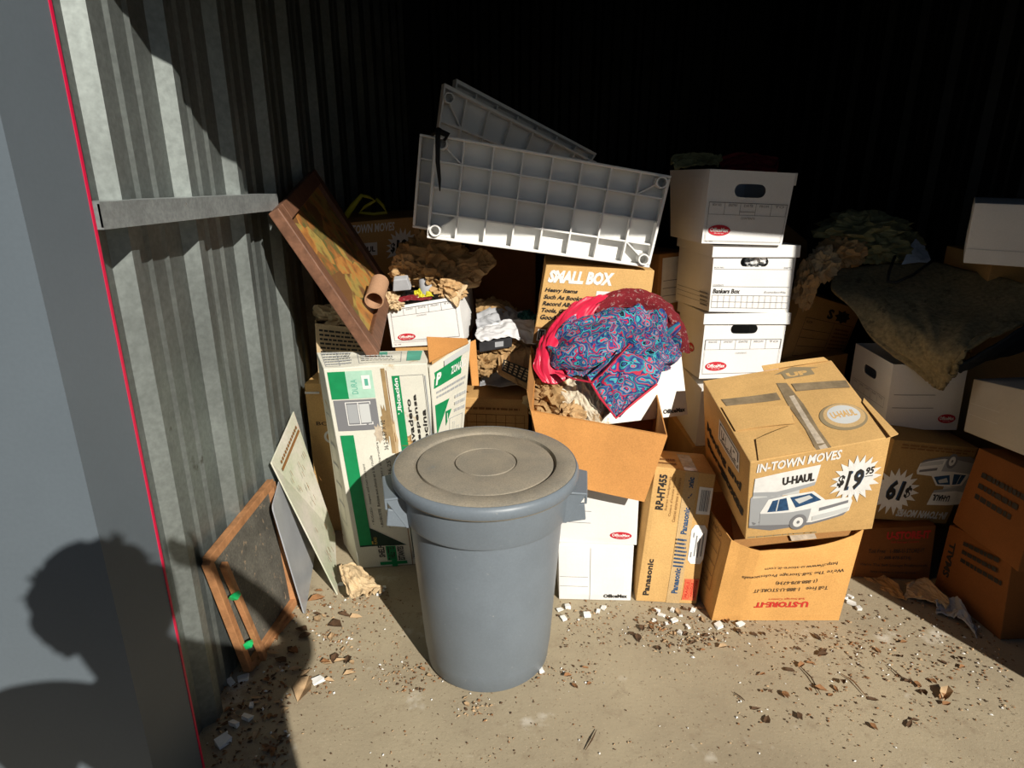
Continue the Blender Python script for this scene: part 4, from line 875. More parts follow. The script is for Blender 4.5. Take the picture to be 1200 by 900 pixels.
slabp(.0, .085, .10, .915, -.028, .014, 'frame_rail', M['wood_brown']); slabp(.90, .085, 1, .915, -.028, .014, 'frame_rail', M['wood_brown'])
slabp(.09, .07, .91, .93, -.012, -.004, 'painting', M['picture'])
# printed board
A_, B2, C2 = at(344.5, 482, X=-.855), at(318, 542, X=-.855), at(396, 697, Z=.002)
D2 = C2 + (A_ - B2); D2.z = max(D2.z, .002); D2.x -= .075
b = MB(); n_ = (A_ - B2).cross(C2 - B2).normalized() * .006
b.hexa([B2, A_, C2, D2, B2 + n_, A_ + n_, C2 + n_, D2 + n_]); bo = bevel(b.build('printed_board', M['print_board']), .0015)
set_origin(bo); tag(bo, 'flat board with a faded green and pink print, leaning on the metal wall', 'board')
n_ = -n_ if n_.x > 0 else n_
b = MB(); up_ = -(n_.normalized()) * .0012 if n_.x < 0 else n_.normalized() * .0012
def bq(u, v, o=1): return A_ + (B2 - A_) * u + (C2 - B2) * v + (up_ * o if n_.x < 0 else up_ * o)
v_ = [bq(.10, .10), bq(.10, .12), bq(.86, .10), bq(.86, .12)]; b.add(v_, [(0, 1, 3, 2)])
rr = random.Random(4)
for k_ in range(24):
    u0, v0 = rr.uniform(.1, .85), rr.uniform(.14, .9); b.add([bq(u0, v0), bq(u0, v0 + .04), bq(u0 + .008, v0 + .005), bq(u0 + .008, v0 + .045)], [(0, 1, 3, 2)])
for k_ in range(12): b.add([bq(.12 + .06 * k_, .065), bq(.12 + .06 * k_, .085), bq(.155 + .06 * k_, .065), bq(.155 + .06 * k_, .085)], [(0, 1, 3, 2)])
b.build('printed_lines', M['brown_ink'], bo)
# clear plastic sheet with rounded corners
P0, P1, P2 = Vector((-.818, 2.05, .435)), Vector((-.745, 2.03, .003)), Vector((-.868, 2.38, .475))
m = mat('cloudy_plastic', (.50, .52, .55), rough=.3, var=.15, scale=9, spec=.6); m.node_tree.nodes['Principled BSDF'].inputs['Transmission Weight'].default_value = .25
out = []
for cx_, cy_, a0 in ((.06, .04, PI), (.94, .04, 1.5 * PI), (.94, .96, 0), (.06, .96, .5 * PI)):
    for i in range(7): a = a0 + PI / 2 * i / 6; out.append((cx_ + .06 * math.cos(a) * 1.0, cy_ + .04 * math.sin(a)))
v_ = [P0 + (P2 - P0) * x + (P1 - P0) * y for x, y in out]; v_ = [P0 + (P2 - P0) * .5 + (P1 - P0) * .5] + v_
o = mesh_obj('plastic_sheet', v_, [(0, 1 + i, 1 + (i + 1) % len(out)) for i in range(len(out))], m); solid(o, .004, 0); set_origin(o)
tag(o, 'cloudy plastic sheet with rounded corners, standing behind the printed board', 'sheet')
# wooden stretcher frame with a dark mouldy canvas
fA, fB, fD, fC = Vector((-.852, 1.63, .503)), Vector((-.858, 2.17, .465)), Vector((-.845, 1.755, .018)), Vector((-.80, 2.10, .018))
r = empty('canvas_frame', (fD + fC) / 2, 'raw pine frame with a dark mouldy canvas, low against the metal wall', 'frame')
r.location.z = 0
for nm, p, q in (('top_bar', fA, fB), ('side_bar', fA, fD), ('bottom_bar', fD, fC), ('side_bar', fB, fC)):
    b = MB(); b.bar(p, q, .027, .024, (1, 0, .1)); bevel(b.build(nm, M['wood_raw'], r), .002)
b = MB(); ii = Vector((-.012, 0, 0)); b.add([fA + ii, fB + ii, fC + ii, fD + ii], [(0, 1, 2, 3)]); o = b.build('canvas', M['canvas_dark'], r); solid(o, .003, 0)
b = MB(); b.bar(fA + Vector((.03, .03, -.03)), fD + Vector((.035, .045, .0)), .022, .018, (1, 0, .1)); bevel(b.build('side_bar', M['wood_raw'], r), .002)
for i, (px, py, X) in enumerate(((275, 699, -.81), (292, 755, -.82))):
    tag(wad('plastic_scrap', at(px, py, X=X), .016, M['green_plastic'], 50 + i, lvl=1), 'bright green plastic scrap, %s of two by the pine frame' % ('upper', 'lower')[i], 'scrap')

# ---------------------------------------------------------------- cartons on the wall side behind the green one
s = Carton('moving_carton', boxK(-.83, -.50, 2.60, 2.92, 0, .68, -.04, .006, 14), 'tall brown carton standing between the ribbed wall and the white and green carton', M['tan'], group='moving cartons')
s.prints('printed_seal', 'front', [('O', 'white_ink', .28, .66, .10, .045), ('O', 'tan', .28, .66, .07, .032), ('T', 'black_ink', 'BOX', .1, .735, .34, .76)])
s.flap([at(357, 461, Y=2.59), at(374, 461, Y=2.59), at(360, 452, Y=2.68), at(376, 450, Y=2.68)], M['white'], 'white_flap')
LK = [at(371, 420, Y=2.58), at(436, 420, Y=2.58), at(372, 408, Y=2.88), at(436, 408, Y=2.88), at(369, 379, Y=2.56), at(432, 386, Y=2.56), at(372, 362, Y=2.86), at(432, 364, Y=2.86)]
for i in range(4): LK[i].z = .69
s = Carton('moving_carton', LK, 'pale brown open box under the framed painting, small print on its side', M['kraft_pale'], group='moving cartons', skip=('top',))
s.prints('printed_lettering', 'front', greek('black_ink', .08, .52, .98, .95, 6, 12, .85))
tag(wad('paper_wad', at(402, 372, Y=2.70), (.10, .10, .06), M['kraft_pale'], 33), 'tan paper wad in the pale open box under the painting', 'paper', 'crumpled packing paper')

s = Carton('file_box', K['omp'], 'white file box heaped with crumpled brown paper, behind the white and green carton', M['white'], group='white file boxes', skip=('top',))
s.prints('printed_form', 'front', form(.05, .76, .93, .93, 5) + [('B', 'grey_ink', .05, .16, .95, .94, .0012), ('T', 'grey_ink', 'CONTENTS', .40, .71, .54, .735), ('R', 'grey_ink', .03, .12, .97, .125)])
s.prints('printed_logo', 'front', logo(.22, .24, .125, .085), 'red oval emblem')
s.prints('printed_note', 'front', [('T', 'grey_ink', 'No. 4300', .04, .05, .13, .08)])
s = Carton('moving_carton', boxK(-.50, -.20, 2.84, 3.18, .40, .765, -.06, .006, 16), 'brown carton under the paper-filled white file box', M['brown'], group='moving cartons')
s = Carton('moving_carton', boxK(-.49, -.18, 2.82, 3.20, 0, .395, -.06, .006, 17), 'brown carton on the concrete in the dark under the paper-filled box', M['brown'], group='moving cartons')
PW = [((508, 300, 2.98), (.13, .10, .085), 'kraft_dark', 'large dark brown paper wad topping the paper-filled box'), ((478, 318, 2.92), (.07, .07, .06), 'kraft', 'brown paper wad beside the square white cup'), ((505, 322, 2.90), (.08, .07, .06), 'kraft_dark', 'paper wad under the largest dark wad'),
      ((540, 318, 2.95), (.09, .06, .05), 'kraft', 'paper wad pointing from the paper-filled box'), ((527, 338, 2.86), (.06, .05, .042), 'kraft', 'shiny brown paper wad at the front edge of the file box'), ((459, 353, 2.84), (.042, .04, .034), 'kraft_pale', 'pale paper wad beside the cardboard tube'), ((490, 300, 3.05), (.08, .08, .07), 'kraft_dark', 'shaded paper wad before the price burst')]
for i, (p, r_, mk, lab) in enumerate(PW): tag(wad('paper_wad', at(p[0], p[1], Y=p[2]), r_, M[mk], 60 + i, amp=.9), lab, 'paper', 'crumpled packing paper')
tag(drape('crumpled_paper', [[(540, 305, 3.0), (565, 298, 3.0), (580, 305, 3.0)], [(530, 318, 2.95), (560, 312, 2.96), (578, 312, 2.98)], [(520, 330, 2.88), (545, 332, 2.88), (556, 326, 2.92)]], M['kraft'], amp=.02, freq=(3, 2), seed=21, mode='crumple', smooth=False, nu=26, nv=20), 'long brown paper sheet sticking out over the file box corner', 'paper', 'crumpled packing paper')
tag(drape('crumpled_paper', [[(518, 335, 2.85), (535, 332, 2.86), (549, 331, 2.87)], [(522, 344, 2.825), (536, 344, 2.825), (546, 340, 2.835)], [(528, 353, 2.81), (536, 360, 2.80), (541, 347, 2.82)]], M['kraft_pale'], amp=.008, freq=(3, 2), seed=22, mode='crumple', smooth=False, nu=20, nv=16), 'pale torn paper folded over the rim of the white file box', 'paper', 'crumpled packing paper')
tag(drape('patterned_scrap', [[(456, 352, 2.84), (480, 346, 2.84), (506, 347, 2.84)], [(455, 358, 2.82), (480, 352, 2.815), (506, 351, 2.815)]], M['knit'], amp=.006, freq=(5, 2), seed=23, nu=24, nv=10), 'pink patterned scrap along the rim of the paper-filled box', 'scrap')
tag(drape('yellow_scrap', [[(488, 342, 2.86), (496, 339, 2.86), (504, 343, 2.86)], [(487, 350, 2.83), (496, 349, 2.83), (506, 349, 2.83)]], M['hanger'], amp=.008, freq=(4, 3), seed=24, mode='crumple', smooth=False, nu=16, nv=12), 'bright yellow paper scrap on the paper heap', 'scrap')
b = MB(); q0 = at(471, 341, Y=2.79); ax, ay, az = Vector((.045, 0, .004)), Vector((0, .03, .012)), Vector((.0, -.01, .05))
b.hexa([q0 - ax * .85, q0 + ax * .85, q0 - ax * .85 + ay, q0 + ax * .85 + ay, q0 - ax * .7 + az, q0 + ax * .55 + az, q0 - ax * .7 + ay + az, q0 + ax * .55 + ay + az]); o = bevel(b.build('white_cup', M['paper_grey']), .004); set_origin(o)
tag(o, 'small square whitish cup among the crumpled brown paper', 'cup')
b = MB(); q0 = at(500, 336, Y=2.87); b.lathe([(0, 0), (.030, 0), (.032, .01), (.033, .075), (.030, .08), (.029, .012), (0, .008)], 24, q0 - Vector((0, 0, .04))); o = b.build('pale_jar', M['paper_grey'], smooth=True); set_origin(o)
tag(o, 'pale round jar half buried in the brown paper heap', 'jar')
# cardboard tube
q0, q1 = at(438.5, 352, Y=2.52), at(445, 331, Y=2.66); b = MB(); d = (q1 - q0).normalized(); a_ = d.orthogonal().normalized(); c_ = d.cross(a_); v_ = []
for p, R_ in ((q0, .036), (q1, .036), (q1, .031), (q0, .031)):
    for i in range(28): w_ = 2 * PI * i / 28; v_.append(p + (a_ * math.cos(w_) + c_ * math.sin(w_)) * R_)
b.add(v_, [(k_ * 28 + i, k_ * 28 + (i + 1) % 28, ((k_ + 1) % 4) * 28 + (i + 1) % 28, ((k_ + 1) % 4) * 28 + i) for k_ in range(4) for i in range(28)])
o = b.build('cardboard_tube', cardboard('tube', (.50, .29, .17), spots=(.40, .2, .1)), smooth=False); set_origin(o); tag(o, 'short pinkish cardboard tube wedged beside the framed painting', 'tube')

# far carton with price burst and yellow hanger
s = Carton('moving_carton', K['far'], 'shaded brown box with white lettering and price burst, far behind the painting', M['brown'], group='moving cartons')
s.prints('printed_heading', 'front', [('T', 'white_ink', 'IN-TOWN MOVES', .05, .84, .56, .96, 0, .03, .15)], 'white lettering')
s.prints('printed_emblem', 'front', [('R', 'white_ink', .08, .52, .38, .70), ('T', 'black_ink', 'U-HAUL', .12, .57, .36, .65, 0, .04)])
burst(s, 'front', .63, .60, .17, .28)
s = Carton('moving_carton', boxK(-.90, -.36, 3.24, 3.64, .45, .93, .36, .006, 18), 'brown carton carrying the shaded box with the price burst', M['brown'], group='moving cartons')
s = Carton('moving_carton', boxK(-.86, -.36, 3.26, 3.66, 0, .445, .3, .006, 19), 'brown carton on the concrete in the darkest corner behind the painting', M['brown'], group='moving cartons')
b = MB(); HZ = [(403, 258), (412, 243), (424, 229), (432, 231), (440, 235), (428, 242), (421, 249), (438, 251), (453, 249), (449, 241), (441, 233)]
b.tube([at(x, y, Y=3.28 + .004 * i) for i, (x, y) in enumerate(HZ)], [.017, .014, .010] + [.008] * 8, 8)
tag(set_origin(b.build('clothes_hanger', M['hanger'], smooth=True)), 'yellow plastic clothes hanger lying on the shaded box with the price burst', 'hanger')
# dark carton behind the paper heap
s = Carton('moving_carton', boxK(-.22, .10, 3.35, 3.7, 0, 1.22, .1, .006, 20), 'tall dark carton behind the brown paper heap', M['shaded_orange'], group='moving cartons')

# ---------------------------------------------------------------- gap in the middle
GK = boxK(-.20, .075, 2.66, 2.98, .0, .60, -.03, .005, 21)
gcart = s = Carton('moving_carton', GK, 'brown carton with a faint printed grid, in the gap behind the trash can', M['brown'], group='moving cartons')
s.prints('printed_grid', 'front', [('R', 'brown_ink', .05, v, .95, v + .004) for v in (.70, .76, .82, .88)] + [('R', 'brown_ink', u, .70, u + .008, .885) for u in (.05, .2, .35, .5, .65, .8, .94)] + greek('brown_ink', .05, .91, .9, .945, 1, 3, .95))
tag(set_origin(sheet('white_paper_sheet', [at(562, 452, Y=2.70), at(612, 452, Y=2.68), at(566, 432, Y=2.90), at(605, 430, Y=2.90)], M['paper_grey'], t=.003, rough=.012, seed=3)), 'grey white paper sheet lying on the carton with the printed grid', 'paper')
g = drape('paper_bag', [[(580, 408, 2.76), (600, 402, 2.78), (626, 405, 2.78)], [(584, 424, 2.70), (604, 416, 2.70), (626, 418, 2.70)], [(583, 434, 2.67), (603, 441, 2.655), (622, 450, 2.66)], [(586, 438, 2.665), (603, 448, 2.65), (617, 457, 2.655)]], M['kraft'], amp=.008, freq=(3, 2), seed=31, mode='crumple', smooth=False, nu=28, nv=24)
tag(g, 'brown paper bag with a black block of lettering, in the gap behind the trash can', 'bag')
b = MB()
def gp(x, y, o): return at(x, y, Y=2.632 - o)
b.add([gp(590, 421, 0), gp(624, 434, 0), gp(617, 449, 0), gp(588, 434, 0)], [(0, 1, 2, 3)], 0)
rr = random.Random(9)
for i in range(4):
    for j in range(5):
        u0 = .06 + .185 * j; v0 = .1 + .21 * i
        def bl(u, v): return (590 + 34 * u - 2 * v - 5 * u * v, 421 + 13 * u + 13 * v + 2 * u * v)
        x, y = bl(u0, v0); x2, y2 = bl(u0 + .14 * rr.uniform(.5, 1), v0); x3, y3 = bl(u0, v0 + .12); x4, y4 = bl(u0 + .12, v0 + .12)
        b.add([gp(x, y, .002), gp(x2, y2, .002), gp(x4, y4, .002), gp(x3, y3, .002)], [(0, 1, 2, 3)], 1)
b.build('printed_block', [M['black_ink'], M['kraft_pale']], g)
for i, (p, r_, mk, lab) in enumerate([((603, 405, 2.78), (.09, .06, .05), 'kraft_dark', 'frayed dark brown paper on the printed paper bag'), ((568, 425, 2.74), (.06, .05, .05), 'kraft_dark', 'dark paper wad between the green end flap and the paper bag')]): tag(wad('paper_wad', at(p[0], p[1], Y=p[2]), r_, M[mk], 80 + i, amp=.9), lab, 'paper', 'crumpled packing paper')
tag(drape('plastic_bag', [[(560, 386, 2.78), (590, 376, 2.80), (626, 376, 2.80)], [(557, 394, 2.72), (590, 386, 2.74), (627, 389, 2.74)], [(563, 401, 2.68), (598, 395, 2.70), (628, 405, 2.70)]], M['bag_plastic'], amp=.014, freq=(4, 2), seed=41), 'white plastic bag lying across the dark gap', 'bag')
tag(drape('grey_cloth', [[(560, 368, 2.98), (585, 360, 3.0), (612, 366, 3.0)], [(558, 376, 2.90), (585, 372, 2.90), (612, 376, 2.92)], [(560, 386, 2.86), (585, 384, 2.84), (610, 384, 2.86)]], M['paper_grey'], amp=.02, freq=(3, 3), seed=42), 'grey cloth heaped behind the white plastic bag', 'cloth')
tag(drape('brown_garment', [[(558, 352, 3.04), (585, 350, 3.06), (606, 362, 3.04)], [(558, 360, 3.0), (584, 356, 3.0), (605, 372, 2.98)], [(558, 366, 2.97), (584, 364, 2.96), (603, 380, 2.93)]], M['kraft_dark'], amp=.016, freq=(4, 3), seed=43), 'dark brown cloth rolled behind the grey cloth', 'cloth')
tag(wad('teal_cloth', at(616, 378, Y=2.95), (.05, .05, .04), M['teal_cloth'], 44), 'dark teal cloth at the edge of the leaning carton', 'cloth')
b = MB(); q0 = at(580, 405, Y=2.69); b.hexa([q0 + Vector((-.065, 0, -.03)), q0 + Vector((.07, .01, -.01)), q0 + Vector((-.06, .10, -.03)), q0 + Vector((.07, .10, -.01)), q0 + Vector((-.065, 0, .012)), q0 + Vector((.07, .01, .030)), q0 + Vector((-.06, .10, .012)), q0 + Vector((.07, .10, .030))])
o = bevel(b.build('dark_device', M['dark_cloth']), .004); set_origin(o); tag(o, 'dark flat box with a pale sticker under the white plastic bag', 'box')
b = MB(); b.add([q0 + Vector((.0, .0038, -.008)), q0 + Vector((.035, .006, -.004)), q0 + Vector((.035, .006, .018)), q0 + Vector((.0, .0038, .014))], [(0, 1, 2, 3)]); o2 = b.build('sticker', M['paper_grey'], o); o2.location = (0, -.002, 0)
gcart.flap([at(553, 452, Y=2.62), at(561, 452, Y=2.64), at(548, 402, Y=2.66), at(557, 398, Y=2.70)], M['orange'])

# ---------------------------------------------------------------- shaded side on the other wall
s = Carton('moving_carton', K['X'], 'shaded brown storage carton with red heading, on the concrete by the crushed carton', M['shaded_orange'], group='moving cartons')
s.prints('printed_name', 'front', [('T', 'dull_red_ink', 'U-STORE-IT', .33, .78, .93, .93, 0, .05), ('T', 'dull_red_ink', 'Self-Storage Centers', .40, .70, .78, .75)], 'red lettering')
s.prints('printed_lettering', 'front', [('T', 'black_ink', 'Toll Free   1-888-U-STORE-IT', .12, .52, .88, .60), ('T', 'black_ink', '(1-888-878-6734)', .28, .38, .70, .46), ('T', 'black_ink', "We're The Self-Storage Professionals", .04, .24, .94, .31), ('T', 'black_ink', 'http://www.u-store-it.com', .2, .1, .8, .17)])
s = Carton('moving_carton', K['W'], 'shaded tan box with upside-down truck picture, on the red-lettered carton', cardboard('shade', (.36, .225, .085)), group='moving cartons')  # tan card with the shade of this side mixed into its colour
burst(s, 'front', .17, .38, .30, .30, 180, False)
truck(s, 'front', .36, .22, 1.10, .90, 180)
s.prints('printed_heading', 'front', [('T', 'pale_ink', 'IN-TOWN MOVES', .28, .06, .95, .16, 180, .05, .15)], 'white upside-down lettering')
s.prints('printed_rule', 'front', greek('brown_ink', .1, .90, .95, .97, 2, 3, .9))
s = Carton('file_box', K['U'], 'open white file box in shade with a red oval, under the draped rug', M['white'], group='white file boxes', skip=('top',), holes={'left': (.48, .70, .34, .15)})
s.prints('printed_lines', 'front', lines('grey_ink', .06, .62, (.54, .34)))
s.prints('printed_logo', 'front', logo(.83, .18, .12, .07), 'red oval emblem')
s.prints('printed_form', 'left', form(.08, .30, .92, .46, 5))
s = Carton('moving_carton', K['Z'], 'deep orange carton on the concrete in shade by the far wall, lower of two', M['shaded_orange'], group='moving cartons')
s.prints('printed_lettering', 'left', [('T', 'black_ink', 'SMALL', .08, .25, .16, .75, 90, .04)] + greek('black_ink', .3, .1, .95, .9, 4, 6, .8))
s.prints('printed_lettering', 'front', [('T', 'black_ink', 'SMALL', .08, .25, .18, .78, 90, .04)] + greek('black_ink', .3, .55, .95, .9, 3, 6, .8))
s = Carton('moving_carton', K['Y'], 'deep orange carton in shade by the far wall, upper of two', M['shaded_orange'], group='moving cartons')
s.prints('printed_lettering', 'front', greek('black_ink', .2, .4, .9, .8, 3, 11, .6))
s = Carton('file_box', K['V'], 'shade-greyed white file box on the stacked deep orange cartons', M['shaded_white'], group='white file boxes')
s.prints('printed_lines', 'front', lines('pale_ink', .06, .6, (.55, .35)))
s = Carton('file_box', K['O'], 'white file box in shade, highest against the far wall', M['white'], group='white file boxes')
s.prints('printed_lines', 'front', [('R', 'pale_ink', .0, .24, 1, .25)])
s = Carton('moving_carton', boxK(1.84, 2.12, 2.62, 2.92, .805, 1.19, .0, .006, 23), 'brown carton in shade carrying the highest white file box', M['brown'], group='moving cartons')
s = Carton('moving_carton', boxK(1.84, 2.14, 2.62, 2.94, 0, .80, .0, .006, 24), 'tall brown carton against the far wall behind the dim white file box', M['brown'], group='moving cartons')
s = Carton('moving_carton', K['S'], 'brown tilted carton with one black capital letter, between the white stack and the rug', M['brown'], group='moving cartons')
s.prints('printed_form', 'front', [('T', 'black_ink', 'S', .46, .72, .56, .88, 0, .05), ('S', 'black_ink', .72, .80, .14, .12, 8), ('B', 'black_ink', .14, .10, .96, .68, .002), ('R', 'black_ink', .62, .10, .625, .68), ('T', 'black_ink', 'ROOM', .17, .60, .26, .64)] + lines('black_ink', .15, .61, (.25, .38, .5), .006) + greek('brown_ink', .65, .16, .94, .62, 7, 5, .8) + greek('black_ink', .05, .02, .95, .08, 1, 7, .95))
s = Carton('moving_carton', boxK(1.16, 1.54, 3.0, 3.34, 0, .66, .4, .006, 25), 'brown carton beneath the tilted carton with the black capital letter', M['brown'], group='moving cartons')
s = Carton('moving_carton', K['behindS'], 'open brown carton in the shade behind the tilted one, flaps raised', M['brown'], group='moving cartons', skip=('top',))
# heap of paper, rug, cable
for i, (p, r_, mk, lab) in enumerate([((1010, 270, 2.98), (.16, .11, .07), 'green_paper', 'large olive paper heap above the draped rug'), ((990, 295, 2.92), (.09, .08, .07), 'kraft', 'tan paper wad under the olive paper heap'), ((1030, 292, 2.90), (.10, .08, .055), 'green_paper', 'olive paper wad nearest the rug'), ((1055, 285, 2.98), (.07, .07, .06), 'green_paper', 'small olive paper wad beside the bluish paper'), ((965, 310, 2.88), (.06, .06, .06), 'kraft_pale', 'pale paper wad above the carton with the capital letter'), ((945, 335, 2.80), (.045, .04, .08), 'kraft', 'narrow paper wad beside the white stack')]):
    tag(wad('paper_wad', at(p[0], p[1], Y=p[2]), r_, M[mk], 90 + i, amp=.9), lab, 'paper', 'crumpled packing paper')
tag(drape('blue_paper', [[(1070, 280, 2.90), (1084, 290, 2.90)], [(1056, 310, 2.80), (1090, 308, 2.80)]], mat('bluish_paper', (.42, .50, .62), rough=.8), amp=.006, freq=(2, 2), seed=52, mode='crumple', smooth=False, nu=14, nv=12), 'bluish white paper standing behind the rug', 'paper')
g = drape('rug', [[(985, 317, 2.86), (1040, 312, 2.86), (1091, 309, 2.82), (1150, 322, 2.68), (1212, 338, 2.5)], [(974, 337, 2.75), (1030, 342, 2.68), (1085, 348, 2.62), (1140, 360, 2.52), (1205, 374, 2.38)], [(1001, 365, 2.64), (1045, 375, 2.54), (1085, 384, 2.46), (1125, 388, 2.39), (1175, 388, 2.34)], [(1024, 398, 2.55), (1062, 408, 2.46), (1090, 414, 2.38), (1115, 412, 2.33), (1140, 405, 2.30)], [(1074, 432, 2.45), (1090, 438, 2.40), (1101, 440, 2.36), (1112, 432, 2.33), (1126, 422, 2.30)], [(1090, 449, 2.41), (1096, 453, 2.38), (1102, 457, 2.35), (1110, 446, 2.33), (1118, 436, 2.31)]], M['rug'], amp=.012, freq=(4, 3), seed=61, t=.018, nu=60, nv=50)
tag(g, 'olive brown rug draped over the shaded boxes, one corner hanging', 'rug')
drape('rug_underside', [[(1120, 430, 2.335), (1165, 404, 2.345), (1215, 372, 2.38)], [(1124, 436, 2.42), (1170, 414, 2.42), (1215, 392, 2.46)], [(1130, 424, 2.50), (1172, 418, 2.50), (1215, 405, 2.52)]], M['rug_back'], g, amp=.008, freq=(3, 2), seed=62, t=.01)
b = MB(); b.tube([at(x, y, Y=z) for x, y, z in [(1049, 300, 2.72), (1042, 318, 2.68), (1040, 330, 2.655), (1050, 331, 2.64), (1070, 322, 2.65), (1092, 306, 2.74)]], .006, 8)
tag(set_origin(b.build('cable', M['cable'], smooth=True)), 'black cable looped on the draped rug', 'cable')
for i, (rows, mk, lab) in enumerate([([[(1008, 670, 2.30), (1030, 668, 2.28), (1060, 690, 2.18)], [(1010, 680, 2.25), (1035, 686, 2.20), (1062, 697, 2.12)], [(1014, 690, 2.20), (1040, 694, 2.16), (1064, 700, 2.10)]], 'kraft', 'brown paper lying in shade before the red-lettered carton'),
        ([[(1060, 680, 2.20), (1085, 676, 2.20), (1108, 700, 2.08)], [(1060, 698, 2.13), (1085, 700, 2.10), (1110, 714, 2.04)]], 'kraft_pale', 'tan paper on the shaded concrete beside the deep orange carton'),
        ([[(1095, 708, 2.07), (1120, 700, 2.08), (1138, 735, 1.96)], [(1098, 720, 2.03), (1122, 722, 2.00), (1143, 750, 1.92)]], 'paper_grey', 'greyish paper nearest the deep orange carton on the floor')]):
    tag(drape('floor_paper', rows, M[mk], amp=.012, freq=(3, 3), seed=70 + i, mode='crumple', smooth=False, nu=22, nv=18), lab, 'paper', 'papers on the shaded floor')

# ---------------------------------------------------------------- litter on the floor
def chip(p, s_, m, seed):
    r = random.Random(seed); a = r.uniform(0, 3.1); ca, sa = math.cos(a), math.sin(a); x, y, z = s_ * r.uniform(.5, 1), s_ * r.uniform(.35, .8), s_ * r.uniform(.15, .45); c = []
    for k_ in (0, 1):
        for j in (-1, 1):
            for i in (-1, 1):
                q = (i * x * r.uniform(.6, 1), j * y * r.uniform(.6, 1)); c.append(Vector(p) + Vector((q[0] * ca - q[1] * sa, q[0] * sa + q[1] * ca, k_ * z * 2 * r.uniform(.5, 1))))
    b = MB(); b.hexa(c); return set_origin(b.build('foam_chip', m))
rr = random.Random(21)
def leaf_v(c, s_, a, curl, lift):
    c = Vector(c); out = []
    for x, y in [(a_ * rr.uniform(.7, 1.2), b_ * rr.uniform(.6, 1.6)) for a_, b_ in ((-1, 0), (-.4, .48), (.35, .45), (1, 0), (.35, -.46), (-.4, -.44), (0, 0))]:
        X = x * s_; Yy = y * s_ * .9; z = abs(y) * curl * s_ + lift + max(0, x) * curl * s_ * .5
        out.append(c + Vector((X * math.cos(a) - Yy * math.sin(a), X * math.sin(a) + Yy * math.cos(a), z)))
    return out
LF = [(0, 1, 6), (1, 2, 6), (2, 3, 6), (3, 4, 6), (4, 5, 6), (5, 0, 6)]
def litter(px, py): return at(px, py, Z=.002)
zones = [('dry leaf by the pine frame', 'leaves by the pine frame', (300, 690, 420, 800), 34, ('leaf', 'leaf_pale', 'leaf_dark')),
         ('dry leaf on the concrete before the tall narrow box', 'leaves before the tall narrow box', (740, 712, 870, 765), 40, ('leaf', 'leaf_dark', 'leaf_pale')),
         ('dry leaf scattered on the concrete near the shade edge', 'leaves near the shade edge', (880, 735, 1130, 860), 40, ('leaf', 'leaf_dark')),
         ('dry leaf at the foot of the trash can', 'leaves round the trash can', (460, 780, 700, 830), 14, ('leaf', 'leaf_pale')),
         ('dark leaf in the shaded corner by the red edge', 'leaves in the shaded corner', (255, 800, 335, 890), 20, ('leaf_dark', 'leaf', 'leaf_pale'))]
for lab, grp, (x0, y0, x1, y1), n, ms in zones:
    for i in range(n):
        c_ = litter(rr.uniform(x0, x1), rr.uniform(y0, y1)); sz = rr.uniform(.008, .02) * (1.5 if y0 == 690 else 1)
        o = mesh_obj('dry_leaf', leaf_v(c_, sz, rr.uniform(0, 6.3), rr.uniform(.2, .8), rr.uniform(.0, .006)), LF, M[rr.choice(ms)]); set_origin(o); tag(o, lab, 'leaf', grp)
big = [(573, 797, .030, 'leaf_pale', 'tan crumbling leaf at the front foot of the trash can'), (392, 735, .035, 'leaf_dark', 'dark curled leaf on the sunlit concrete by the pine frame'), (357, 808, .05, 'leaf_pale', 'large pale leaf at the edge of the round shadow'), (372, 704, .034, 'leaf', 'reddish leaf at the foot of the printed board'), (1108, 815, .03, 'leaf_pale', 'pale leaf near the dark floor shadow')]
for px, py, sz, mk, lab in big:
    o = mesh_obj('dry_leaf', leaf_v(litter(px, py), sz, rr.uniform(0, 6), .6, .004), LF, M[mk]); set_origin(o); tag(o, lab, 'leaf')
chips = [('white foam chip before the tall narrow box', 'foam chips before the tall box', [(775, 721), (788, 716), (790, 728), (781, 731), (798, 722), (806, 735), (770, 716), (812, 716), (767, 727), (797, 742), (842, 734)], .017),
         ('white foam chip between the trash can and the white file boxes', 'foam chips by the file boxes', [(656, 715), (665, 712), (660, 725), (701, 717), (707, 713), (688, 722)], .018),
         ('white chip at the corner of the crushed carton', 'chips by the crushed carton', [(990, 702), (998, 708), (1006, 714), (996, 700), (867, 733), (960, 722)], .02),
         ('white chip by the crumpled paper at the printed board', 'chips by the printed board', [(402, 677), (410, 688), (413, 697), (400, 685), (441, 691), (447, 694), (450, 689), (444, 697)], .015),
         ('white scrap in the shaded corner', 'scraps in the shaded corner', [(270, 800), (285, 795), (295, 828), (275, 850), (262, 870), (290, 842), (372, 798), (360, 803)], .024)]
for lab, grp, ps, sz in chips:
    for px, py in ps:
        o = chip(litter(px, py), sz * rr.uniform(.6, 1.15), M['foam'], rr.random()); tag(o, lab, 'chip', grp)
o = chip(litter(633, 786), .016, M['foam'], 5); tag(o, 'single white square chip on the concrete before the trash can', 'chip')
twigs = [((686, 880), (694, 868), (699, 856), 'leaf_dark', 'dark curved twig on the bare concrete'), ((936, 780), (950, 795), (962, 815), 'leaf_dark', 'thin dark twig before the crushed carton'), ((985, 790), (1000, 800), (1016, 818), 'leaf', 'brown twig on the sunlit concrete near the shade'), ((300, 780), (318, 752), (343, 722), 'wood_raw', 'pale stick lying along the foot of the pine frame'), ((1040, 780), (1056, 795), (1070, 800), 'leaf_dark', 'short dark twig near the dim papers'), ((860, 812), (867, 818), (873, 822), 'leaf_dark', 'tiny straight twig in the open concrete')]
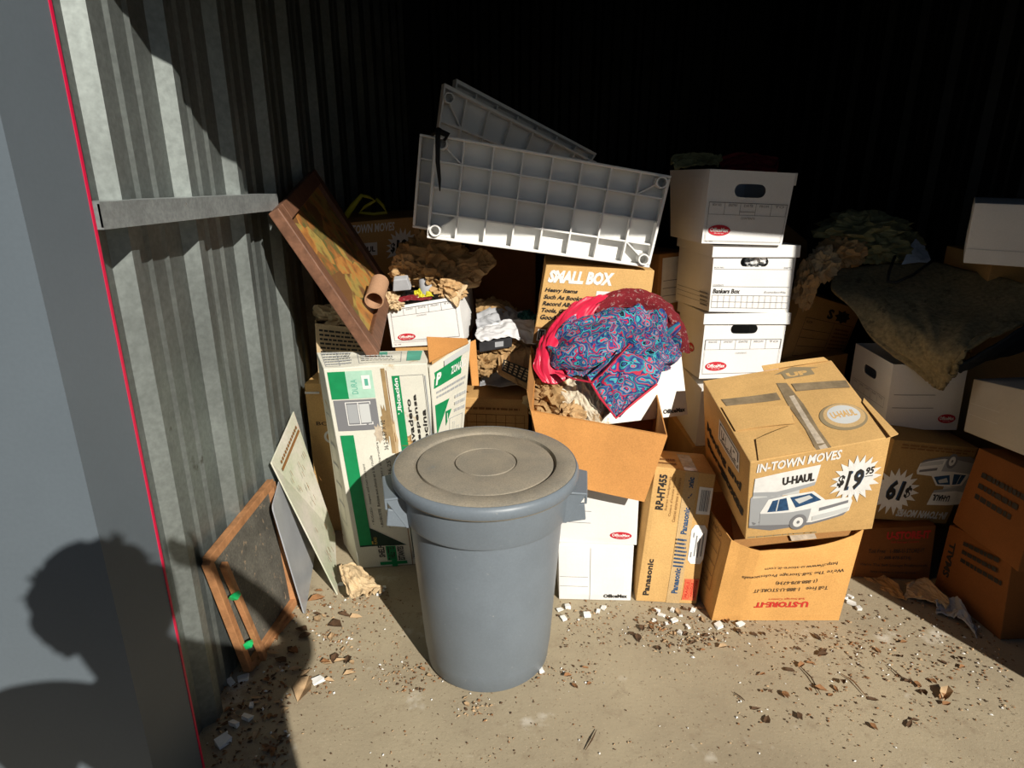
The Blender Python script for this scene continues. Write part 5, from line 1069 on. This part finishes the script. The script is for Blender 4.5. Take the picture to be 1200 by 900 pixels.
for a_, b_, c_, mk, lab in twigs:
    b = MB(); b.tube([litter(*a_) + Vector((0, 0, .003)), litter(*b_) + Vector((0, 0, .006)), litter(*c_) + Vector((0, 0, .003))], [.001, .0022, .0008] if mk != 'wood_raw' else .009, 6)
    tag(set_origin(b.build('twig', M[mk])), lab, 'twig')
# crumbs nobody could count
V, F, FM = [], [], []
def crumb(px, py, s0, s1, weights=(3, 5, 4, 1)):
    c_ = litter(px, py); s_ = rr.uniform(s0, s1); a = rr.uniform(0, 6.3); k_ = rr.uniform(.25, .8)
    b0 = len(V); x, y = math.cos(a) * s_, math.sin(a) * s_
    V.extend([c_ + Vector((x, y, 0)), c_ + Vector((-y * k_, x * k_, s_ * .2)), c_ + Vector((-x, -y, 0)), c_ + Vector((y * k_, -x * k_, s_ * .1)), c_ + Vector((0, 0, s_ * .7))])
    mi = rr.choices((0, 1, 2, 3), weights)[0]
    for f in ((0, 1, 4), (1, 2, 4), (2, 3, 4), (3, 0, 4)): F.append(tuple(q + b0 for q in f)); FM.append(mi)
for n, (x0, y0, x1, y1), s0, s1 in [(620, (240, 700, 1200, 898), .0015, .005), (340, (285, 690, 480, 800), .002, .007), (340, (655, 705, 880, 760), .002, .006), (420, (860, 715, 1190, 850), .002, .0065), (260, (440, 775, 700, 800), .0015, .006), (260, (250, 780, 340, 898), .003, .010), (300, (980, 690, 1190, 800), .002, .009)]:
    for _ in range(n):
        crumb(rr.uniform(x0, x1), rr.uniform(y0, y1), s0, s1)
for ccx, ccy, sx, n in [(390, 745, 16, 60), (362, 805, 14, 50), (345, 715, 25, 80), (420, 705, 20, 70), (770, 735, 14, 70), (800, 755, 16, 80), (830, 745, 14, 60), (690, 720, 14, 40), (475, 805, 12, 30), (560, 830, 14, 40), (930, 745, 26, 70), (1000, 760, 26, 60)]:
    for _ in range(n): crumb(rr.gauss(ccx, sx), rr.gauss(ccy, sx * .45), .002, .008)
o = mesh_obj('floor_litter', V, F, [M['leaf_dark'], M['leaf'], M['leaf_pale'], M['foam']], fm=FM); tag(o, 'fine leaf crumbs and grit strewn over the concrete floor', 'litter', kind='stuff')
# ---------------------------------------------------------------- the person whose shadow falls on the front wall
def person():
    root = empty('person', (.20, -.27, 0), 'person in dark shirt and jeans standing before the opening, one hand raised to the head', 'person')
    bm = bmesh.new(); L = bm.verts.layers.skin.verify()
    def nv(p, r, r2=None):
        v = bm.verts.new(p); v[L].radius = (r, r2 or r); return v
    def chain(a, pts):
        for p, r in pts:
            b_ = nv(p, *(r if isinstance(r, tuple) else (r,))); bm.edges.new((a, b_)); a = b_
        return a
    px, py = .20, -.27
    pel = nv((px, py, .98), .19, .14); pel[L].use_root = True
    bel = chain(pel, [((px, py, 1.10), (.19, .14)), ((px, py, 1.24), (.20, .14)), ((px - .01, py - .01, 1.38), (.21, .13))])
    top = chain(bel, [((px - .08, py - .01, 1.48), (.17, .10)), ((px - .15, py, 1.56), (.08, .08)), ((px - .20, py + .02, 1.63), (.08, .085)), ((px - .22, py + .03, 1.72), (.088, .10)), ((px - .22, py + .02, 1.79), (.068, .085))])
    for sx, foot in ((-1, .02), (1, .06)):
        chain(pel, [((px + sx * .10, py, .92), (.095, .10)), ((px + sx * .12, py + .01, .70), .08), ((px + sx * .13, py + .02, .50), .058), ((px + sx * .135, py - .01, .32), .055), ((px + sx * .14, py - .02, .10), .038), ((px + sx * .145, py - .02, .05), .04), ((px + sx * .15, py + foot + .08, .035), .036), ((px + sx * .15, py + foot + .15, .03), .026)])
    # right arm raised to the head, left arm bent forward to the phone
    ra = chain(bel, [((px + .18, py - .01, 1.46), .085), ((px + .27, py + .0, 1.49), .07), ((px + .345, py + .02, 1.54), .058), ((px + .23, py + .03, 1.69), .044), ((px + .09, py + .04, 1.80), .032), ((px + .04, py + .045, 1.83), (.03, .018)), ((px - .01, py + .045, 1.85), (.034, .016))])
    la = chain(bel, [((px - .34, py - .01, 1.47), .085), ((px - .50, py + .0, 1.45), .075), ((px - .44, py + .05, 1.22), .08), ((px - .43, py + .11, 1.32), .044), ((px - .28, py + .17, 1.46), .031), ((px - .245, py + .175, 1.50), (.03, .018)), ((px - .22, py + .18, 1.54), (.034, .016))])
    for hand, base, dr, side in ((ra, Vector((px - .01, py + .045, 1.85)), Vector((-1, .05, .18)), Vector((.15, .1, 1))), (la, Vector((px - .22, py + .18, 1.54)), Vector((.45, .25, 1)), Vector((-.9, .1, .4)))):
        dr.normalize(); side = (side - dr * side.dot(dr)).normalized(); nr = dr.cross(side)
        for k_, (o_, ln) in enumerate(((-.026, .058), (-.009, .070), (.009, .074), (.026, .066))):
            p = base + side * o_ + dr * .012; chain(hand, [(p, .0095), (p + dr * ln * .5 + nr * .004, .0088), (p + dr * ln * .8 + nr * .014, .008), (p + dr * ln + nr * .024, .0065)])
        p = base + side * .03 - dr * .02; chain(hand, [(p, .011), (p + side * .024 + dr * .022 + nr * .008, .010), (p + side * .030 + dr * .046 + nr * .016, .008)])
    me = bpy.data.meshes.new('body'); bm.to_mesh(me); bm.free()
    o = bpy.data.objects.new('tmp', me); C.objects.link(o)
    o.modifiers.new('s', 'SKIN').use_smooth_shade = True; sub(o, 2)
    dg = bpy.context.evaluated_depsgraph_get(); ev = bpy.data.meshes.new_from_object(o.evaluated_get(dg)); bpy.data.objects.remove(o)
    ev.name = 'body'
    for m_ in ('skin', 'shirt', 'trousers', 'dark_cloth', 'red_trim'): ev.materials.append(M[m_])
    hc = Vector((px - .22, py + .03, 1.70))
    for v in ev.vertices:                                       # a face: eye hollows, nose, mouth, chin
        q = v.co - hc
        if q.length < .16 and v.co.y > hc.y + .02:
            for cxx, czz, rr_, d_ in ((-.032, .012, .022, -.012), (.032, .012, .022, -.012), (0, -.022, .018, .024), (0, .03, .05, .006), (0, -.055, .02, .004), (0, -.09, .03, .008)):
                k_ = math.exp(-((q.x - cxx) ** 2 + (q.z - czz) ** 2) / (2 * rr_ * rr_ * .5)); v.co.y += d_ * k_
    for p in ev.polygons:
        c_ = p.center
        x = c_.x - px
        if c_.z < .09: p.material_index = 3
        elif c_.z < 1.0 and abs(x) < .33: p.material_index = 2
        elif c_.z < 1.53 and not (x < -.17 and c_.y > py + .10) : p.material_index = 1
        else: p.material_index = 0
        if c_.z > 1.56: p.material_index = 0
        p.use_smooth = True
    off = Vector(root.location)
    for v in ev.vertices: v.co -= off
    b_ = bpy.data.objects.new('body', ev); C.objects.link(b_); b_.parent = root
    # tousled hair, ears and eyes
    bm = bmesh.new(); bmesh.ops.create_icosphere(bm, subdivisions=4, radius=1)
    V = []
    for v in bm.verts:
        k_ = 1 + .10 * mn.noise(v.co * 3) + .12 * max(0, mn.noise(v.co * 9))
        z = v.co.z; y = v.co.y
        k_ *= .78 if (y > .35 and z < .45) else 1
        V.append(hc + Vector((v.co.x * .128 * k_, v.co.y * .125 * k_ - .018, max(z, -.55) * .12 * k_ + .045)))
    mesh_obj('hair', V, [[v.index for v in f.verts] for f in bm.faces], M['hair'], root); bm.free()
    b = MB(); rr = random.Random(3)
    for i in range(16):
        a = rr.uniform(0, 2 * PI); p = hc + Vector((.1 * math.cos(a), .08 * math.sin(a) - .02, rr.uniform(.02, .12))); d_ = (p - hc).normalized()
        b.tube([p, p + d_ * .022 + Vector((0, 0, .01)), p + d_ * .042 + Vector((rr.uniform(-.02, .02), 0, -.005))], [.008, .005, .001], 5)
    b.build('hair_strands', M['hair'], root)
    for sx in (-1, 1):
        b = MB(); e = hc + Vector((sx * .086, .0, -.005)); b.tube([e + Vector((0, 0, .028)), e + Vector((sx * .012, -.012, .02)), e + Vector((sx * .014, -.014, 0)), e + Vector((sx * .006, -.004, -.026))], [.005, .008, .008, .006], 8); b.build('ear', M['skin'], root, smooth=True)
        b = MB(); b.lathe([(0, -.012), (.009, -.008), (.012, 0), (.009, .008), (0, .012)], 12, hc + Vector((sx * .032, .088, .012))); b.build('eye', M['paper_white'], root, smooth=True)
person()
b = MB(); b.box((-.055, -.052, 1.545), (.025, -.044, 1.69)); o = bevel(b.build('phone', M['phone']), .004); set_origin(o); tag(o, 'black phone held up before the person taking the photo', 'phone')
